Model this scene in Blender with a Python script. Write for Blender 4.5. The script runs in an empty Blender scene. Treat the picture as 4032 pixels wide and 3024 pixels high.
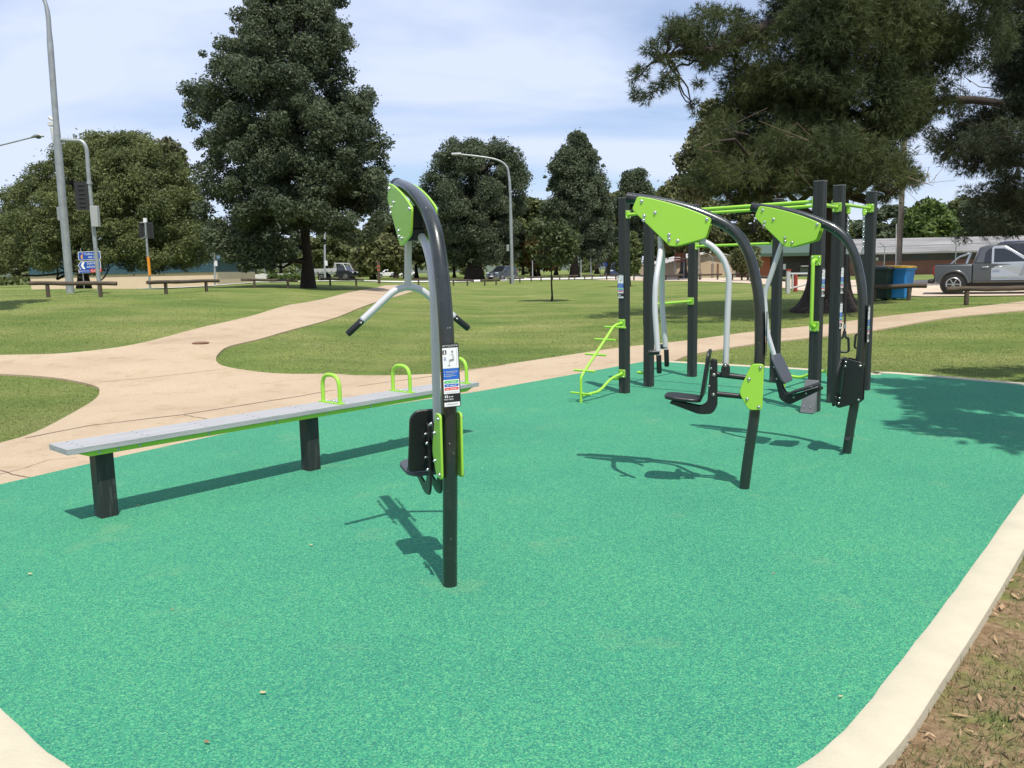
import bpy, bmesh, math, random
import numpy as np
from mathutils import Vector, Matrix
R=math.radians
rng=np.random.default_rng(7); random.seed(7)
C=bpy.context.scene.collection
scn=bpy.context.scene
# ------------------------------------------------------------------ camera
FPX=3262.;HOR=1062.;EYE=1.57;ROLL=.021
PIT=math.atan((1512-HOR)/FPX)
cd=bpy.data.cameras.new('camera');cam=bpy.data.objects.new('camera',cd);C.objects.link(cam)
cd.sensor_fit='HORIZONTAL';cd.sensor_width=36.;cd.lens=36.*FPX/4032.;cd.clip_start=.05;cd.clip_end=5000
cam.matrix_world=Matrix.Translation((0,0,EYE))@Matrix.Rotation(math.pi/2-PIT,4,'X')@Matrix.Rotation(-ROLL,4,'Z')
scn.camera=cam
# ------------------------------------------------------------------ light
SUN=Vector((.145,-.45,1.)).normalized()
w=bpy.data.worlds.new('World');scn.world=w;w.use_nodes=True
nt=w.node_tree;nt.nodes.clear()
def N(t,typ,**k):
    n=t.nodes.new(typ)
    for a,b in k.items():
        if a.startswith('i_'):
            key=a[2:]; key=int(key) if key.isdigit() else key
            n.inputs[key].default_value=b
        else: setattr(n,a,b)
    return n
def L(t,a,b): t.links.new(a,b)
sky=N(nt,'ShaderNodeTexSky');sky.sky_type='NISHITA';sky.sun_disc=False
sky.sun_elevation=math.asin(SUN.z);sky.sun_rotation=math.atan2(SUN.x,SUN.y)
sky.air_density=1.0;sky.dust_density=.6;sky.ozone_density=1.2
tc=N(nt,'ShaderNodeTexCoord');sx=N(nt,'ShaderNodeSeparateXYZ');L(nt,tc.outputs['Generated'],sx.inputs[0])
zz=N(nt,'ShaderNodeMath',operation='ADD');L(nt,sx.outputs[2],zz.inputs[0]);zz.inputs[1].default_value=.16
dx=N(nt,'ShaderNodeMath',operation='DIVIDE');L(nt,sx.outputs[0],dx.inputs[0]);L(nt,zz.outputs[0],dx.inputs[1])
dy=N(nt,'ShaderNodeMath',operation='DIVIDE');L(nt,sx.outputs[1],dy.inputs[0]);L(nt,zz.outputs[0],dy.inputs[1])
cb=N(nt,'ShaderNodeCombineXYZ');L(nt,dx.outputs[0],cb.inputs[0]);L(nt,dy.outputs[0],cb.inputs[1])
mp=N(nt,'ShaderNodeMapping');mp.inputs['Rotation'].default_value=(0,0,R(24));mp.inputs['Scale'].default_value=(.62,1.15,1);mp.inputs['Location'].default_value=(.35,.9,0);L(nt,cb.outputs[0],mp.inputs[0])
n1=N(nt,'ShaderNodeTexNoise',i_Scale=.85,i_Detail=6.,i_Roughness=.5,i_Distortion=.5);L(nt,mp.outputs[0],n1.inputs['Vector'])
cr=N(nt,'ShaderNodeValToRGB');cr.color_ramp.elements[0].position=.34;cr.color_ramp.elements[1].position=.58
cr.color_ramp.elements[0].color=(.10,.10,.10,1);cr.color_ramp.elements[1].color=(.95,.95,.95,1);L(nt,n1.outputs['Fac'],cr.inputs[0])
mx=N(nt,'ShaderNodeMixRGB');mx.inputs['Color2'].default_value=(6.7,7.5,9.4,1);L(nt,cr.outputs[0],mx.inputs['Fac']);sb=N(nt,'ShaderNodeMixRGB',blend_type='MULTIPLY');sb.inputs[0].default_value=1.;sb.inputs['Color2'].default_value=(.95,1.07,1.26,1);L(nt,sky.outputs[0],sb.inputs['Color1']);L(nt,sb.outputs[0],mx.inputs['Color1'])
bg=N(nt,'ShaderNodeBackground');bg.inputs['Strength'].default_value=.095;L(nt,mx.outputs[0],bg.inputs[0])
wo=N(nt,'ShaderNodeOutputWorld');L(nt,bg.outputs[0],wo.inputs[0])
sd=bpy.data.lights.new('sun','SUN');sd.energy=4.2;sd.angle=R(.53);sd.color=(1.,.95,.86)
so=bpy.data.objects.new('sun',sd);C.objects.link(so);so.rotation_euler=SUN.to_track_quat('Z','Y').to_euler();so.location=(10,-20,60)
scn.view_settings.view_transform='Standard';scn.view_settings.look='None';scn.view_settings.gamma=1;scn.view_settings.exposure=.28
scn.cycles.max_bounces=6;scn.cycles.transparent_max_bounces=8
# ------------------------------------------------------------------ picture <-> place
def ray(px,py):
    xc=(px-2016)/FPX;yc=-(py-1512)/FPX
    x0=math.cos(ROLL)*xc+math.sin(ROLL)*yc;y0=-math.sin(ROLL)*xc+math.cos(ROLL)*yc
    return Vector((x0,math.cos(PIT)+y0*math.sin(PIT),-math.sin(PIT)+y0*math.cos(PIT)))
def D(px,py,Y): d=ray(px,py);return Vector((0,0,EYE))+d*(Y/d.y)
def G(px,py,z=0.): d=ray(px,py);return Vector((0,0,EYE))+d*((z-EYE)/d.z)
TP=[-400,270,725,1060,1350,1640,1930,2300,3000,3750,4500]
TY=[11,18,27,40,60,80,110,160,400]
TZ=np.array([[0,.45,1.02,1.12,.5,.3,.3,.3,.4],[0,.45,1.02,1.14,.55,.3,.3,.3,.4],[0,.40,.86,1.03,.75,.5,.4,.4,.4],[0,.3,.65,.88,.92,.88,.6,.5,.4],
 [0,.22,.44,.6,.75,.88,.7,.5,.4],[0,.12,.24,.32,.42,.52,.5,.45,.4],[0,.05,.12,.17,.22,.26,.38,.4,.4],[0,.05,.12,.17,.2,.25,.3,.35,.4],
 [0,.08,.22,.32,.4,.4,.4,.4,.4],[0,.16,.38,.45,.45,.4,.4,.4,.4],[0,.2,.42,.45,.45,.4,.4,.4,.4]])
def zt(x,y):
    x=np.atleast_1d(np.asarray(x,float));y=np.atleast_1d(np.asarray(y,float))
    yy=np.maximum(y,3.)
    p=np.clip(2016+FPX*x/yy,TP[0],TP[-1]-1e-3)
    start=11+np.clip((p-1300)/300,0,1)*4.5
    ye=np.where(yy<27,11+(yy-start)*(16/(27-start)),yy);ye=np.clip(ye,11,399.)
    i=np.clip(np.searchsorted(TP,p,'right')-1,0,len(TP)-2);j=np.clip(np.searchsorted(TY,ye,'right')-1,0,len(TY)-2)
    tp=np.array(TP,float);ty=np.array(TY,float)
    a=(p-tp[i])/(tp[i+1]-tp[i]);b=(ye-ty[j])/(ty[j+1]-ty[j])
    a=a*a*(3-2*a)
    return (TZ[i,j]*(1-a)*(1-b)+TZ[i+1,j]*a*(1-b)+TZ[i,j+1]*(1-a)*b+TZ[i+1,j+1]*a*b)
def z1(x,y): return float(zt(x,y)[0])
def GT(px,py):
    d=ray(px,py);t=2.
    while t<400:
        P=Vector((0,0,EYE))+d*t
        if P.z<=z1(P.x,P.y): break
        t*=1.01
    lo,hi=t/1.01,t
    for _ in range(20):
        m=(lo+hi)/2;P=Vector((0,0,EYE))+d*m
        if P.z<=z1(P.x,P.y): hi=m
        else: lo=m
    return Vector((0,0,EYE))+d*hi
def base(px,Y):
    P=D(px,HOR-ROLL*(px-2016)+40,Y);return Vector((P.x,Y,z1(P.x,Y)))
# ------------------------------------------------------------------ materials
MATS={}
def mat(name,col,rough=.6,metal=0.,var=0.,vscale=8.,col2=None,bump=0.,bscale=40.,transl=0.,island=0.,spec=.5,coat=0.,detail=5.,stretch=None):
    if name in MATS: return MATS[name]
    m=bpy.data.materials.new(name);m.use_nodes=True;t=m.node_tree;b=t.nodes['Principled BSDF'];o=t.nodes['Material Output']
    b.inputs['Base Color'].default_value=(*col,1);b.inputs['Roughness'].default_value=rough;b.inputs['Metallic'].default_value=metal
    b.inputs['Specular IOR Level'].default_value=spec
    if coat: b.inputs['Coat Weight'].default_value=coat;b.inputs['Coat Roughness'].default_value=.08
    co=N(t,'ShaderNodeTexCoord');vec=co.outputs['Object']
    if stretch:
        q=N(t,'ShaderNodeMapping');q.inputs['Scale'].default_value=stretch;L(t,vec,q.inputs[0]);vec=q.outputs[0]
    csrc=None
    if var or col2:
        c2=col2 or tuple(min(1,c*(1-var)) for c in col);c1=col if col2 else tuple(min(1,c*(1+var)) for c in col)
        n=N(t,'ShaderNodeTexNoise',i_Scale=vscale,i_Detail=detail,i_Roughness=.6);L(t,vec,n.inputs['Vector'])
        r=N(t,'ShaderNodeValToRGB');r.color_ramp.elements[0].position=.33;r.color_ramp.elements[1].position=.67
        r.color_ramp.elements[0].color=(*c2,1);r.color_ramp.elements[1].color=(*c1,1);L(t,n.outputs['Fac'],r.inputs[0]);csrc=r.outputs[0]
    if island:
        g=N(t,'ShaderNodeNewGeometry');h=N(t,'ShaderNodeHueSaturation')
        mr=N(t,'ShaderNodeMapRange');mr.inputs['To Min'].default_value=1-island;mr.inputs['To Max'].default_value=1+island;L(t,g.outputs['Random Per Island'],mr.inputs[0]);L(t,mr.outputs[0],h.inputs['Value'])
        if csrc: L(t,csrc,h.inputs['Color'])
        else: h.inputs['Color'].default_value=(*col,1)
        csrc=h.outputs[0]
    if csrc: L(t,csrc,b.inputs['Base Color'])
    if bump:
        n=N(t,'ShaderNodeTexNoise',i_Scale=bscale,i_Detail=4.);L(t,vec,n.inputs['Vector'])
        bp=N(t,'ShaderNodeBump',i_Strength=bump,i_Distance=.02);L(t,n.outputs['Fac'],bp.inputs['Height']);L(t,bp.outputs[0],b.inputs['Normal'])
    if transl:
        tr=N(t,'ShaderNodeBsdfTranslucent');ms=N(t,'ShaderNodeMixShader',i_0=transl)
        if csrc: L(t,csrc,tr.inputs[0])
        else: tr.inputs[0].default_value=(*col,1)
        L(t,b.outputs[0],ms.inputs[1]);L(t,tr.outputs[0],ms.inputs[2]);L(t,ms.outputs[0],o.inputs[0])
    MATS[name]=m;return m
def ramp(t,src,stops):
    r=N(t,'ShaderNodeValToRGB');e=r.color_ramp.elements
    while len(e)<len(stops): e.new(.5)
    for k,(p,c) in enumerate(stops): e[k].position=p;e[k].color=(*c,1)
    L(t,src,r.inputs[0]);return r.outputs[0]
def mixc(t,f,a,b,mode='MIX'):
    m=N(t,'ShaderNodeMixRGB',blend_type=mode)
    for s,v in ((m.inputs[0],f),(m.inputs[1],a),(m.inputs[2],b)):
        if isinstance(v,(int,float)): s.default_value=v
        elif isinstance(v,tuple): s.default_value=(*v,1)
        else: L(t,v,s)
    return m.outputs[0]
def noise(t,vec,scale,detail=5.,rough=.6,dist=0.):
    n=N(t,'ShaderNodeTexNoise',i_Scale=scale,i_Detail=detail,i_Roughness=rough,i_Distortion=dist);L(t,vec,n.inputs['Vector']);return n.outputs['Fac']
def newmat(name,rough=.9,spec=.3):
    m=bpy.data.materials.new(name);m.use_nodes=True;t=m.node_tree;b=t.nodes['Principled BSDF']
    b.inputs['Roughness'].default_value=rough;b.inputs['Specular IOR Level'].default_value=spec
    co=N(t,'ShaderNodeTexCoord');MATS[name]=m;return m,t,b,co.outputs['Object']
def bump(t,b,src,strength,dist=.02):
    bp=N(t,'ShaderNodeBump',i_Strength=strength,i_Distance=dist);L(t,src,bp.inputs['Height']);L(t,bp.outputs[0],b.inputs['Normal'])
# rubber granule surface
RUB,t,b,v=newmat('rubber_granules',.85,.25)
vo=N(t,'ShaderNodeTexVoronoi',i_Scale=190.);L(t,v,vo.inputs['Vector'])
sp=N(t,'ShaderNodeSeparateColor');L(t,vo.outputs['Color'],sp.inputs[0])
gr=ramp(t,sp.outputs[0],[(.0,(.025,.145,.125)),(.2,(.032,.2,.13)),(.5,(.040,.262,.145)),(.78,(.066,.315,.162)),(1.,(.14,.40,.19))])
big=ramp(t,noise(t,v,.7,7,.62),[(.28,(.84,.89,.95)),(.5,(1.,1.,1.)),(.72,(1.14,1.06,1.0))])
mid=ramp(t,noise(t,v,48.,4,.75),[(.3,(.82,.85,.89)),(.7,(1.14,1.12,1.07))])
c=mixc(t,1.,gr,big,'MULTIPLY');c=mixc(t,1.,c,mid,'MULTIPLY')
dirt=ramp(t,noise(t,v,1.7,6,.65),[(.58,(0,0,0)),(.78,(1,1,1))])
dm=N(t,'ShaderNodeMath',operation='MULTIPLY',i_1=.42);L(t,dirt,dm.inputs[0])
c=mixc(t,dm.outputs[0],c,(.2,.33,.17))
L(t,c,b.inputs['Base Color']);bump(t,b,vo.outputs['Distance'],.5,.004)
# concrete path
CON,t,b,v=newmat('concrete_path',.9,.2)
c=ramp(t,noise(t,v,.55,7,.62),[(.3,(.385,.293,.2)),(.5,(.445,.347,.238)),(.72,(.48,.38,.265))])
c2=ramp(t,noise(t,v,38.,3,.6),[(.3,(.88,.87,.85)),(.7,(1.08,1.08,1.08))]);c=mixc(t,1.,c,c2,'MULTIPLY')
st=ramp(t,noise(t,v,2.3,8,.7,.6),[(.52,(1,1,1)),(.78,(.78,.70,.62))]);c=mixc(t,1.,c,st,'MULTIPLY')
L(t,c,b.inputs['Base Color']);bump(t,b,noise(t,v,90.,3),.25,.006)
# lawn ground
GRA,t,b,v=newmat('lawn_ground',.95,.1)
g=ramp(t,noise(t,v,.35,6,.6,.3),[(.28,(.105,.165,.04)),(.5,(.165,.208,.06)),(.72,(.245,.25,.10))])
mpn=N(t,'ShaderNodeMapping');mpn.inputs['Scale'].default_value=(.2,.7,1);mpn.inputs['Rotation'].default_value=(0,0,R(10));L(t,v,mpn.inputs[0])
ms=ramp(t,noise(t,mpn.outputs[0],1.3,3,.5,.4),[(.3,(.80,.86,.78)),(.7,(1.2,1.15,1.12))]);g=mixc(t,1.,g,ms,'MULTIPLY')
f=ramp(t,noise(t,v,14.,6,.75),[(.3,(.62,.66,.58)),(.7,(1.33,1.28,1.28))]);g=mixc(t,1.,g,f,'MULTIPLY')
sxy=N(t,'ShaderNodeSeparateXYZ');L(t,v,sxy.inputs[0])
near=N(t,'ShaderNodeMapRange',i_1=5.,i_2=7.5,i_3=1.,i_4=0.);L(t,sxy.outputs[1],near.inputs[0])
dn=ramp(t,noise(t,v,3.2,7,.7,.3),[(.47,(1,1,1)),(.64,(0,0,0))]);
dmm=N(t,'ShaderNodeMath',operation='MULTIPLY');L(t,near.outputs[0],dmm.inputs[0]);L(t,dn,dmm.inputs[1])
dc=ramp(t,noise(t,v,30.,6,.7),[(.3,(.15,.095,.05)),(.7,(.40,.28,.165))]);g=mixc(t,dmm.outputs[0],g,dc)
L(t,g,b.inputs['Base Color']);bump(t,b,noise(t,v,60.,4,.7),.8,.03)
KERB=mat('kerb_concrete',(.49,.44,.325),.85,var=.06,vscale=5.,bump=.15,bscale=60.)
ROADM=mat('asphalt',(.14,.14,.14),.9,var=.15,vscale=3.,bump=.2,bscale=80.)
PALE=mat('pale_concrete',(.62,.6,.56),.9,var=.08,vscale=1.)
SAND=mat('gravel_drive',(.52,.42,.31),.95,var=.15,vscale=.7,bump=.4,bscale=25.)
GREEN=mat('lime_paint',(.33,.62,.06),.38,spec=.4,var=.03,vscale=3.)
TUBEB,t,b,v=newmat('charcoal_hammered_paint',.3,.5)
b.inputs['Base Color'].default_value=(.028,.033,.031,1);b.inputs['Metallic'].default_value=.25;b.inputs['Coat Weight'].default_value=.5;b.inputs['Coat Roughness'].default_value=.12
bump(t,b,noise(t,v,260.,2,.5),.22,.003)
chip=ramp(t,noise(t,v,38.,2,.5),[(.735,(0,0,0)),(.75,(1,1,1))]);dust=ramp(t,noise(t,v,5.,6,.7),[(.5,(.024,.03,.028)),(.75,(.05,.054,.05))])
L(t,mixc(t,chip,dust,(.3,.31,.3)),b.inputs['Base Color'])
BLACK=mat('black_plastic',(.013,.014,.014),.38,bump=.08,bscale=200.)
PAD=mat('grey_pad_sky_sheen',(.065,.073,.088),.6,bump=.12,bscale=180.)  # rubber grey lightened towards blue, sky reflection put into the colour
SILV=mat('silver_grey_paint',(.55,.56,.56),.38,metal=.15,spec=.4,var=.03,vscale=6.)
STEEL=mat('stainless_steel',(.62,.62,.62),.22,metal=1.)
GALV=mat('galvanised_steel',(.34,.36,.36),.5,metal=.5,var=.14,vscale=4.)
POST,t,b,v=newmat('black_recycled_plastic',.55,.4)
mpn=N(t,'ShaderNodeMapping');mpn.inputs['Scale'].default_value=(9,9,1.1);L(t,v,mpn.inputs[0])
sx2=N(t,'ShaderNodeSeparateXYZ');L(t,v,sx2.inputs[0])
lowm=N(t,'ShaderNodeMapRange',i_1=.02,i_2=.5,i_3=.8,i_4=.0);L(t,sx2.outputs[2],lowm.inputs[0])
wn=ramp(t,noise(t,mpn.outputs[0],2.,7,.65,.2),[(.55,(0,0,0)),(.75,(1,1,1))])
wm=N(t,'ShaderNodeMath',operation='MULTIPLY');L(t,lowm.outputs[0],wm.inputs[0]);L(t,wn,wm.inputs[1])
c=ramp(t,noise(t,mpn.outputs[0],6.,4),[(.3,(.019,.023,.021)),(.7,(.026,.03,.028))])
L(t,mixc(t,wm.outputs[0],c,(.17,.17,.16)),b.inputs['Base Color']);bump(t,b,noise(t,mpn.outputs[0],20.,3),.05,.003)
PLANK=mat('grey_recycled_plank',(.40,.40,.40),.65,col2=(.31,.31,.315),vscale=3.,stretch=(1,14,14),bump=.2,bscale=18.)
GREYP=mat('grey_plastic_board',(.15,.15,.152),.6,var=.1,vscale=6.)
WHITE=mat('white_print',(.8,.8,.79),.4);BLUEP=mat('blue_print',(.015,.13,.5),.4);GRNP=mat('green_print',(.06,.5,.13),.4);REDP=mat('red_print',(.75,.09,.09),.4);LGREY=mat('light_grey_print',(.5,.5,.5),.4);SKIN=mat('figure_grey_print',(.25,.25,.26),.4)
WOODL=mat('weathered_log',(.12,.09,.058),.9,col2=(.055,.042,.03),vscale=3.,stretch=(1.,8.,8.),bump=.5,bscale=12.)
BARK=mat('dark_bark',(.05,.036,.026),.95,col2=(.022,.016,.012),vscale=5.,stretch=(4,4,.8),bump=.9,bscale=6.)
BARKP=mat('pale_bark',(.26,.22,.17),.95,col2=(.1,.08,.06),vscale=3.,bump=.5,bscale=5.)
def leafmat(name,c1,c2,tr=.22,isl=.35,rough=.5): return mat(name,c1,rough,col2=c2,vscale=.45,transl=tr,island=isl,spec=.18,detail=3.)
LF_DARK=leafmat('dark_green_leaf',(.122,.15,.082),(.07,.092,.055),.36)  # this and the next two leaf greens lightened in place of distance haze
LF_MID=leafmat('mid_green_leaf',(.165,.19,.07),(.10,.122,.046),.36)
LF_OLIVE=leafmat('olive_leaf',(.17,.18,.07),(.1,.11,.045),.3)
LF_BRIGHT=leafmat('bright_green_leaf',(.12,.17,.04),(.06,.095,.025))
LF_PALE=leafmat('pale_gum_leaf',(.16,.165,.085),(.085,.09,.04))
LF_AUT=leafmat('rusty_leaf',(.17,.105,.035),(.08,.06,.025))
NEEDLE=leafmat('pine_needle',(.105,.125,.045),(.046,.064,.03),.3,.4)
NEEDLE2=leafmat('dark_cedar_needle',(.078,.092,.045),(.038,.05,.028),.25,.4)
DEAD=mat('dead_twig',(.2,.14,.1),.9)
BRICK=mat('red_brick',(.23,.075,.045),.9,var=.12,vscale=2.,bump=.2,bscale=20.)
ROOFM=mat('weathered_grey_roof',(.30,.29,.28),.7,col2=(.15,.14,.13),vscale=.5,stretch=(.5,3,1))
CREAM=mat('cream_wall',(.72,.56,.40),.8,var=.04,vscale=.6);TEAL=mat('teal_roof',(.035,.085,.11),.5,var=.1,vscale=.6)
TANW=mat('tan_corrugated',(.55,.40,.27),.7,var=.05,vscale=1.,stretch=(8,8,.2));DARKW=mat('dark_wall_eave_shade',(.06,.05,.045),.9,var=.15,vscale=1.)
GLASS=mat('dark_car_glass',(.012,.015,.018),.06,spec=.8);TYRE=mat('tyre_rubber',(.014,.014,.014),.85);RIM=mat('alloy_rim',(.5,.5,.5),.3,metal=.9)
CHROME=mat('chrome_trim',(.75,.75,.75),.12,metal=1.);REDL=mat('red_lens',(.4,.01,.01),.2);CLEAR=mat('clear_lens',(.75,.77,.8),.1,metal=.3);DARKG=mat('dark_trim',(.02,.02,.02),.6)
def carpaint(n,c,metal=.35): return mat(n,c,.28,metal=metal,coat=.6)
ORANGE=mat('orange_sleeve',(.75,.27,.015),.5);SIGNB=mat('blue_sign_face',(.01,.07,.36),.4);REDS=mat('red_sign_face',(.55,.02,.02),.4);ORNG=mat('orange_sign_mark',(.8,.35,.06),.4)
# ------------------------------------------------------------------ mesh helper
def lk(o): C.objects.link(o);return o
def tag(o,label=None,cat=None,group=None,kind=None):
    if label:o['label']=label
    if cat:o['category']=cat
    if group:o['group']=group
    if kind:o['kind']=kind
    return o
def empty(name,loc=(0,0,0),rz=0.):
    o=bpy.data.objects.new(name,None);lk(o);o.location=loc;o.rotation_euler=(0,0,rz);o.empty_display_size=.2;return o
def frame_from(d,up=Vector((0,0,1))):
    d=d.normalized()
    if abs(d.dot(up))>.99: up=Vector((1,0,0))
    a=d.cross(up).normalized();b=a.cross(d).normalized();return a,b
_txt={}
def text_geo(s,size):
    k=(s,size)
    if k in _txt: return _txt[k]
    cu=bpy.data.curves.new('lettering','FONT');cu.body=s;cu.size=size;cu.resolution_u=2;cu.align_x='CENTER';cu.align_y='CENTER'
    o=bpy.data.objects.new('lettering',cu);lk(o);bpy.context.view_layer.update()
    me=o.evaluated_get(bpy.context.evaluated_depsgraph_get()).to_mesh()
    r=([tuple(x.co) for x in me.vertices],[tuple(p.vertices) for p in me.polygons])
    bpy.data.objects.remove(o);bpy.data.curves.remove(cu);_txt[k]=r;return r
class MB:
    def __init__(s): s.v=[];s.f=[];s.m=[]
    def add(s,vs,fs,mi=0):
        o=len(s.v);s.v+=[tuple(x) for x in vs];s.f+=[tuple(i+o for i in f) for f in fs];s.m+=[mi]*len(fs);return s
    def box(s,c,sz,rot=None,mi=0,M=None):
        h=Vector(sz)/2;vs=[]
        for x in(-1,1):
            for y in(-1,1):
                for z in(-1,1):
                    p=Vector((x*h.x,y*h.y,z*h.z))
                    if rot is not None: p=rot@p
                    p=p+Vector(c)
                    vs.append(M@p if M else p)
        return s.add(vs,[(0,1,3,2),(4,6,7,5),(0,4,5,1),(2,3,7,6),(0,2,6,4),(1,5,7,3)],mi)
    def tube(s,pts,r,n=10,mi=0,cap=True,flat=1.):
        pts=[Vector(p) for p in pts];rs=r if isinstance(r,(list,tuple)) else [r]*len(pts)
        vs=[];fs=[];pa=None
        for i,p in enumerate(pts):
            d=(pts[min(i+1,len(pts)-1)]-pts[max(i-1,0)]).normalized()
            if pa is None: a,_=frame_from(d)
            else:
                a=pa-d*pa.dot(d);a.normalize()
            bb=d.cross(a).normalized();pa=a
            for k in range(n):
                t=2*math.pi*k/n;vs.append(p+a*(math.cos(t)*rs[i])+bb*(math.sin(t)*rs[i]*flat))
        for i in range(len(pts)-1):
            for k in range(n):
                k2=(k+1)%n;fs.append((i*n+k,i*n+k2,(i+1)*n+k2,(i+1)*n+k))
        if cap: fs.append(tuple(range(n))[::-1]);fs.append(tuple(range((len(pts)-1)*n,len(pts)*n)))
        return s.add(vs,fs,mi)
    def prism(s,poly,o,a,b,n,t0,t1,mi=0):
        o=Vector(o);a=Vector(a);b=Vector(b);n=Vector(n);k=len(poly)
        vs=[o+a*x+b*y+n*t0 for x,y in poly]+[o+a*x+b*y+n*t1 for x,y in poly]
        fs=[tuple(range(k))[::-1],tuple(range(k,2*k))]+[(i,(i+1)%k,k+(i+1)%k,k+i) for i in range(k)]
        return s.add(vs,fs,mi)
    def xz(s,poly,y0,y1,mi=0): return s.prism(poly,(0,0,0),(1,0,0),(0,0,1),(0,1,0),y0,y1,mi)
    def xzw(s,pts,mi=0): # (x,z,halfwidth)
        k=len(pts);vs=[(x,-h,z) for x,z,h in pts]+[(x,h,z) for x,z,h in pts]
        return s.add(vs,[tuple(range(k)),tuple(range(k,2*k))[::-1]]+[(i,k+i,k+(i+1)%k,(i+1)%k) for i in range(k)],mi)
    def quad(s,o,a,b,x0,y0,x1,y1,mi=0):
        o=Vector(o);a=Vector(a);b=Vector(b);return s.add([o+a*x0+b*y0,o+a*x1+b*y0,o+a*x1+b*y1,o+a*x0+b*y1],[(0,1,2,3)],mi)
    def poly(s,o,a,b,pts,mi=0):
        o=Vector(o);a=Vector(a);b=Vector(b);return s.add([o+a*x+b*y for x,y in pts],[tuple(range(len(pts)))],mi)
    def text(s,st,size,o,a,b,mi=0,sx=1.):
        vs,fs=text_geo(st,size);o=Vector(o);a=Vector(a);b=Vector(b)
        return s.add([o+a*(x*sx)+b*y for x,y,z in vs],fs,mi)
    def dome(s,c,n,r,h,mi=0,seg=10):
        c=Vector(c);n=Vector(n).normalized();a,b=frame_from(n);vs=[];fs=[]
        prof=[(1,0),(1,.35),(.72,.8),(.0,1)]
        for pr,ph in prof[:-1]:
            for k in range(seg):
                t=2*math.pi*k/seg;vs.append(c+a*(math.cos(t)*r*pr)+b*(math.sin(t)*r*pr)+n*(h*ph))
        vs.append(c+n*h)
        for i in range(2):
            for k in range(seg): fs.append((i*seg+k,i*seg+(k+1)%seg,(i+1)*seg+(k+1)%seg,(i+1)*seg+k))
        for k in range(seg): fs.append((2*seg+k,2*seg+(k+1)%seg,3*seg))
        return s.add(vs,fs,mi)
    def build(s,name,mats,parent=None,bevel=0.,smooth=30.,loc=None,seg=2):
        me=bpy.data.meshes.new(name);me.from_pydata([tuple(v) for v in s.v],[],s.f)
        for m in (mats if isinstance(mats,(list,tuple)) else [mats]): me.materials.append(m)
        me.polygons.foreach_set('material_index',s.m)
        bm=bmesh.new();bm.from_mesh(me);bmesh.ops.recalc_face_normals(bm,faces=bm.faces[:]);bm.to_mesh(me);bm.free()
        if smooth:
            me.polygons.foreach_set('use_smooth',[True]*len(me.polygons));me.set_sharp_from_angle(angle=R(smooth))
        o=bpy.data.objects.new(name,me);lk(o)
        if parent: o.parent=parent
        if loc is not None: o.location=loc
        if bevel:
            b=o.modifiers.new('bevel','BEVEL');b.width=bevel;b.segments=seg;b.limit_method='ANGLE';b.angle_limit=R(32)
        return o
def rawmesh(name,v,nper,mats,parent=None):
    n=len(v);me=bpy.data.meshes.new(name);nf=n//nper
    me.vertices.add(n);me.vertices.foreach_set('co',np.asarray(v,np.float32).ravel())
    me.loops.add(n);me.loops.foreach_set('vertex_index',np.arange(n,dtype=np.int32))
    me.polygons.add(nf);me.polygons.foreach_set('loop_start',np.arange(0,n,nper,dtype=np.int32))
    me.update(calc_edges=True);me.materials.append(mats)
    o=bpy.data.objects.new(name,me);lk(o)
    if parent:o.parent=parent
    return o
def smooth_path(pts,k=4):
    P=[Vector(p) for p in pts];out=[]
    for i in range(len(P)-1):
        p0=P[max(i-1,0)];p1=P[i];p2=P[i+1];p3=P[min(i+2,len(P)-1)]
        for j in range(k):
            t=j/k;out.append(.5*((2*p1)+(p2-p0)*t+(2*p0-5*p1+4*p2-p3)*t*t+(3*p1-p0-3*p2+p3)*t**3))
    out.append(P[-1]);return out
def bend(pts,r=.05,k=4):
    """round the corners of a polyline"""
    P=[Vector(p) for p in pts];out=[P[0]]
    for i in range(1,len(P)-1):
        a=(P[i-1]-P[i]);b=(P[i+1]-P[i]);ra=min(r,a.length*.45,b.length*.45)
        s=P[i]+a.normalized()*ra;e=P[i]+b.normalized()*ra
        for j in range(k+1):
            t=j/k;out.append(s*(1-t)**2+P[i]*2*t*(1-t)+e*t*t)
    out.append(P[-1]);return out
def rounded(poly,r,k=3): return [(p.x,p.y) for p in bend([Vector((x,y,0)) for x,y in poly+[poly[0]]],r,k)][1:] if False else _rp(poly,r,k)
def _rp(poly,r,k):
    P=[Vector((x,y)) for x,y in poly];out=[];n=len(P)
    for i in range(n):
        a=P[i-1]-P[i];b=P[(i+1)%n]-P[i];ra=min(r,a.length*.45,b.length*.45)
        s=P[i]+a.normalized()*ra;e=P[i]+b.normalized()*ra
        for j in range(k+1):
            t=j/k;q=s*(1-t)**2+P[i]*2*t*(1-t)+e*t*t;out.append((q.x,q.y))
    return out
def copy_tree(o,parent=None):
    c=o.copy();C.objects.link(c)
    if parent: c.parent=parent
    for ch in list(o.children): copy_tree(ch,c)
    return c
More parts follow.
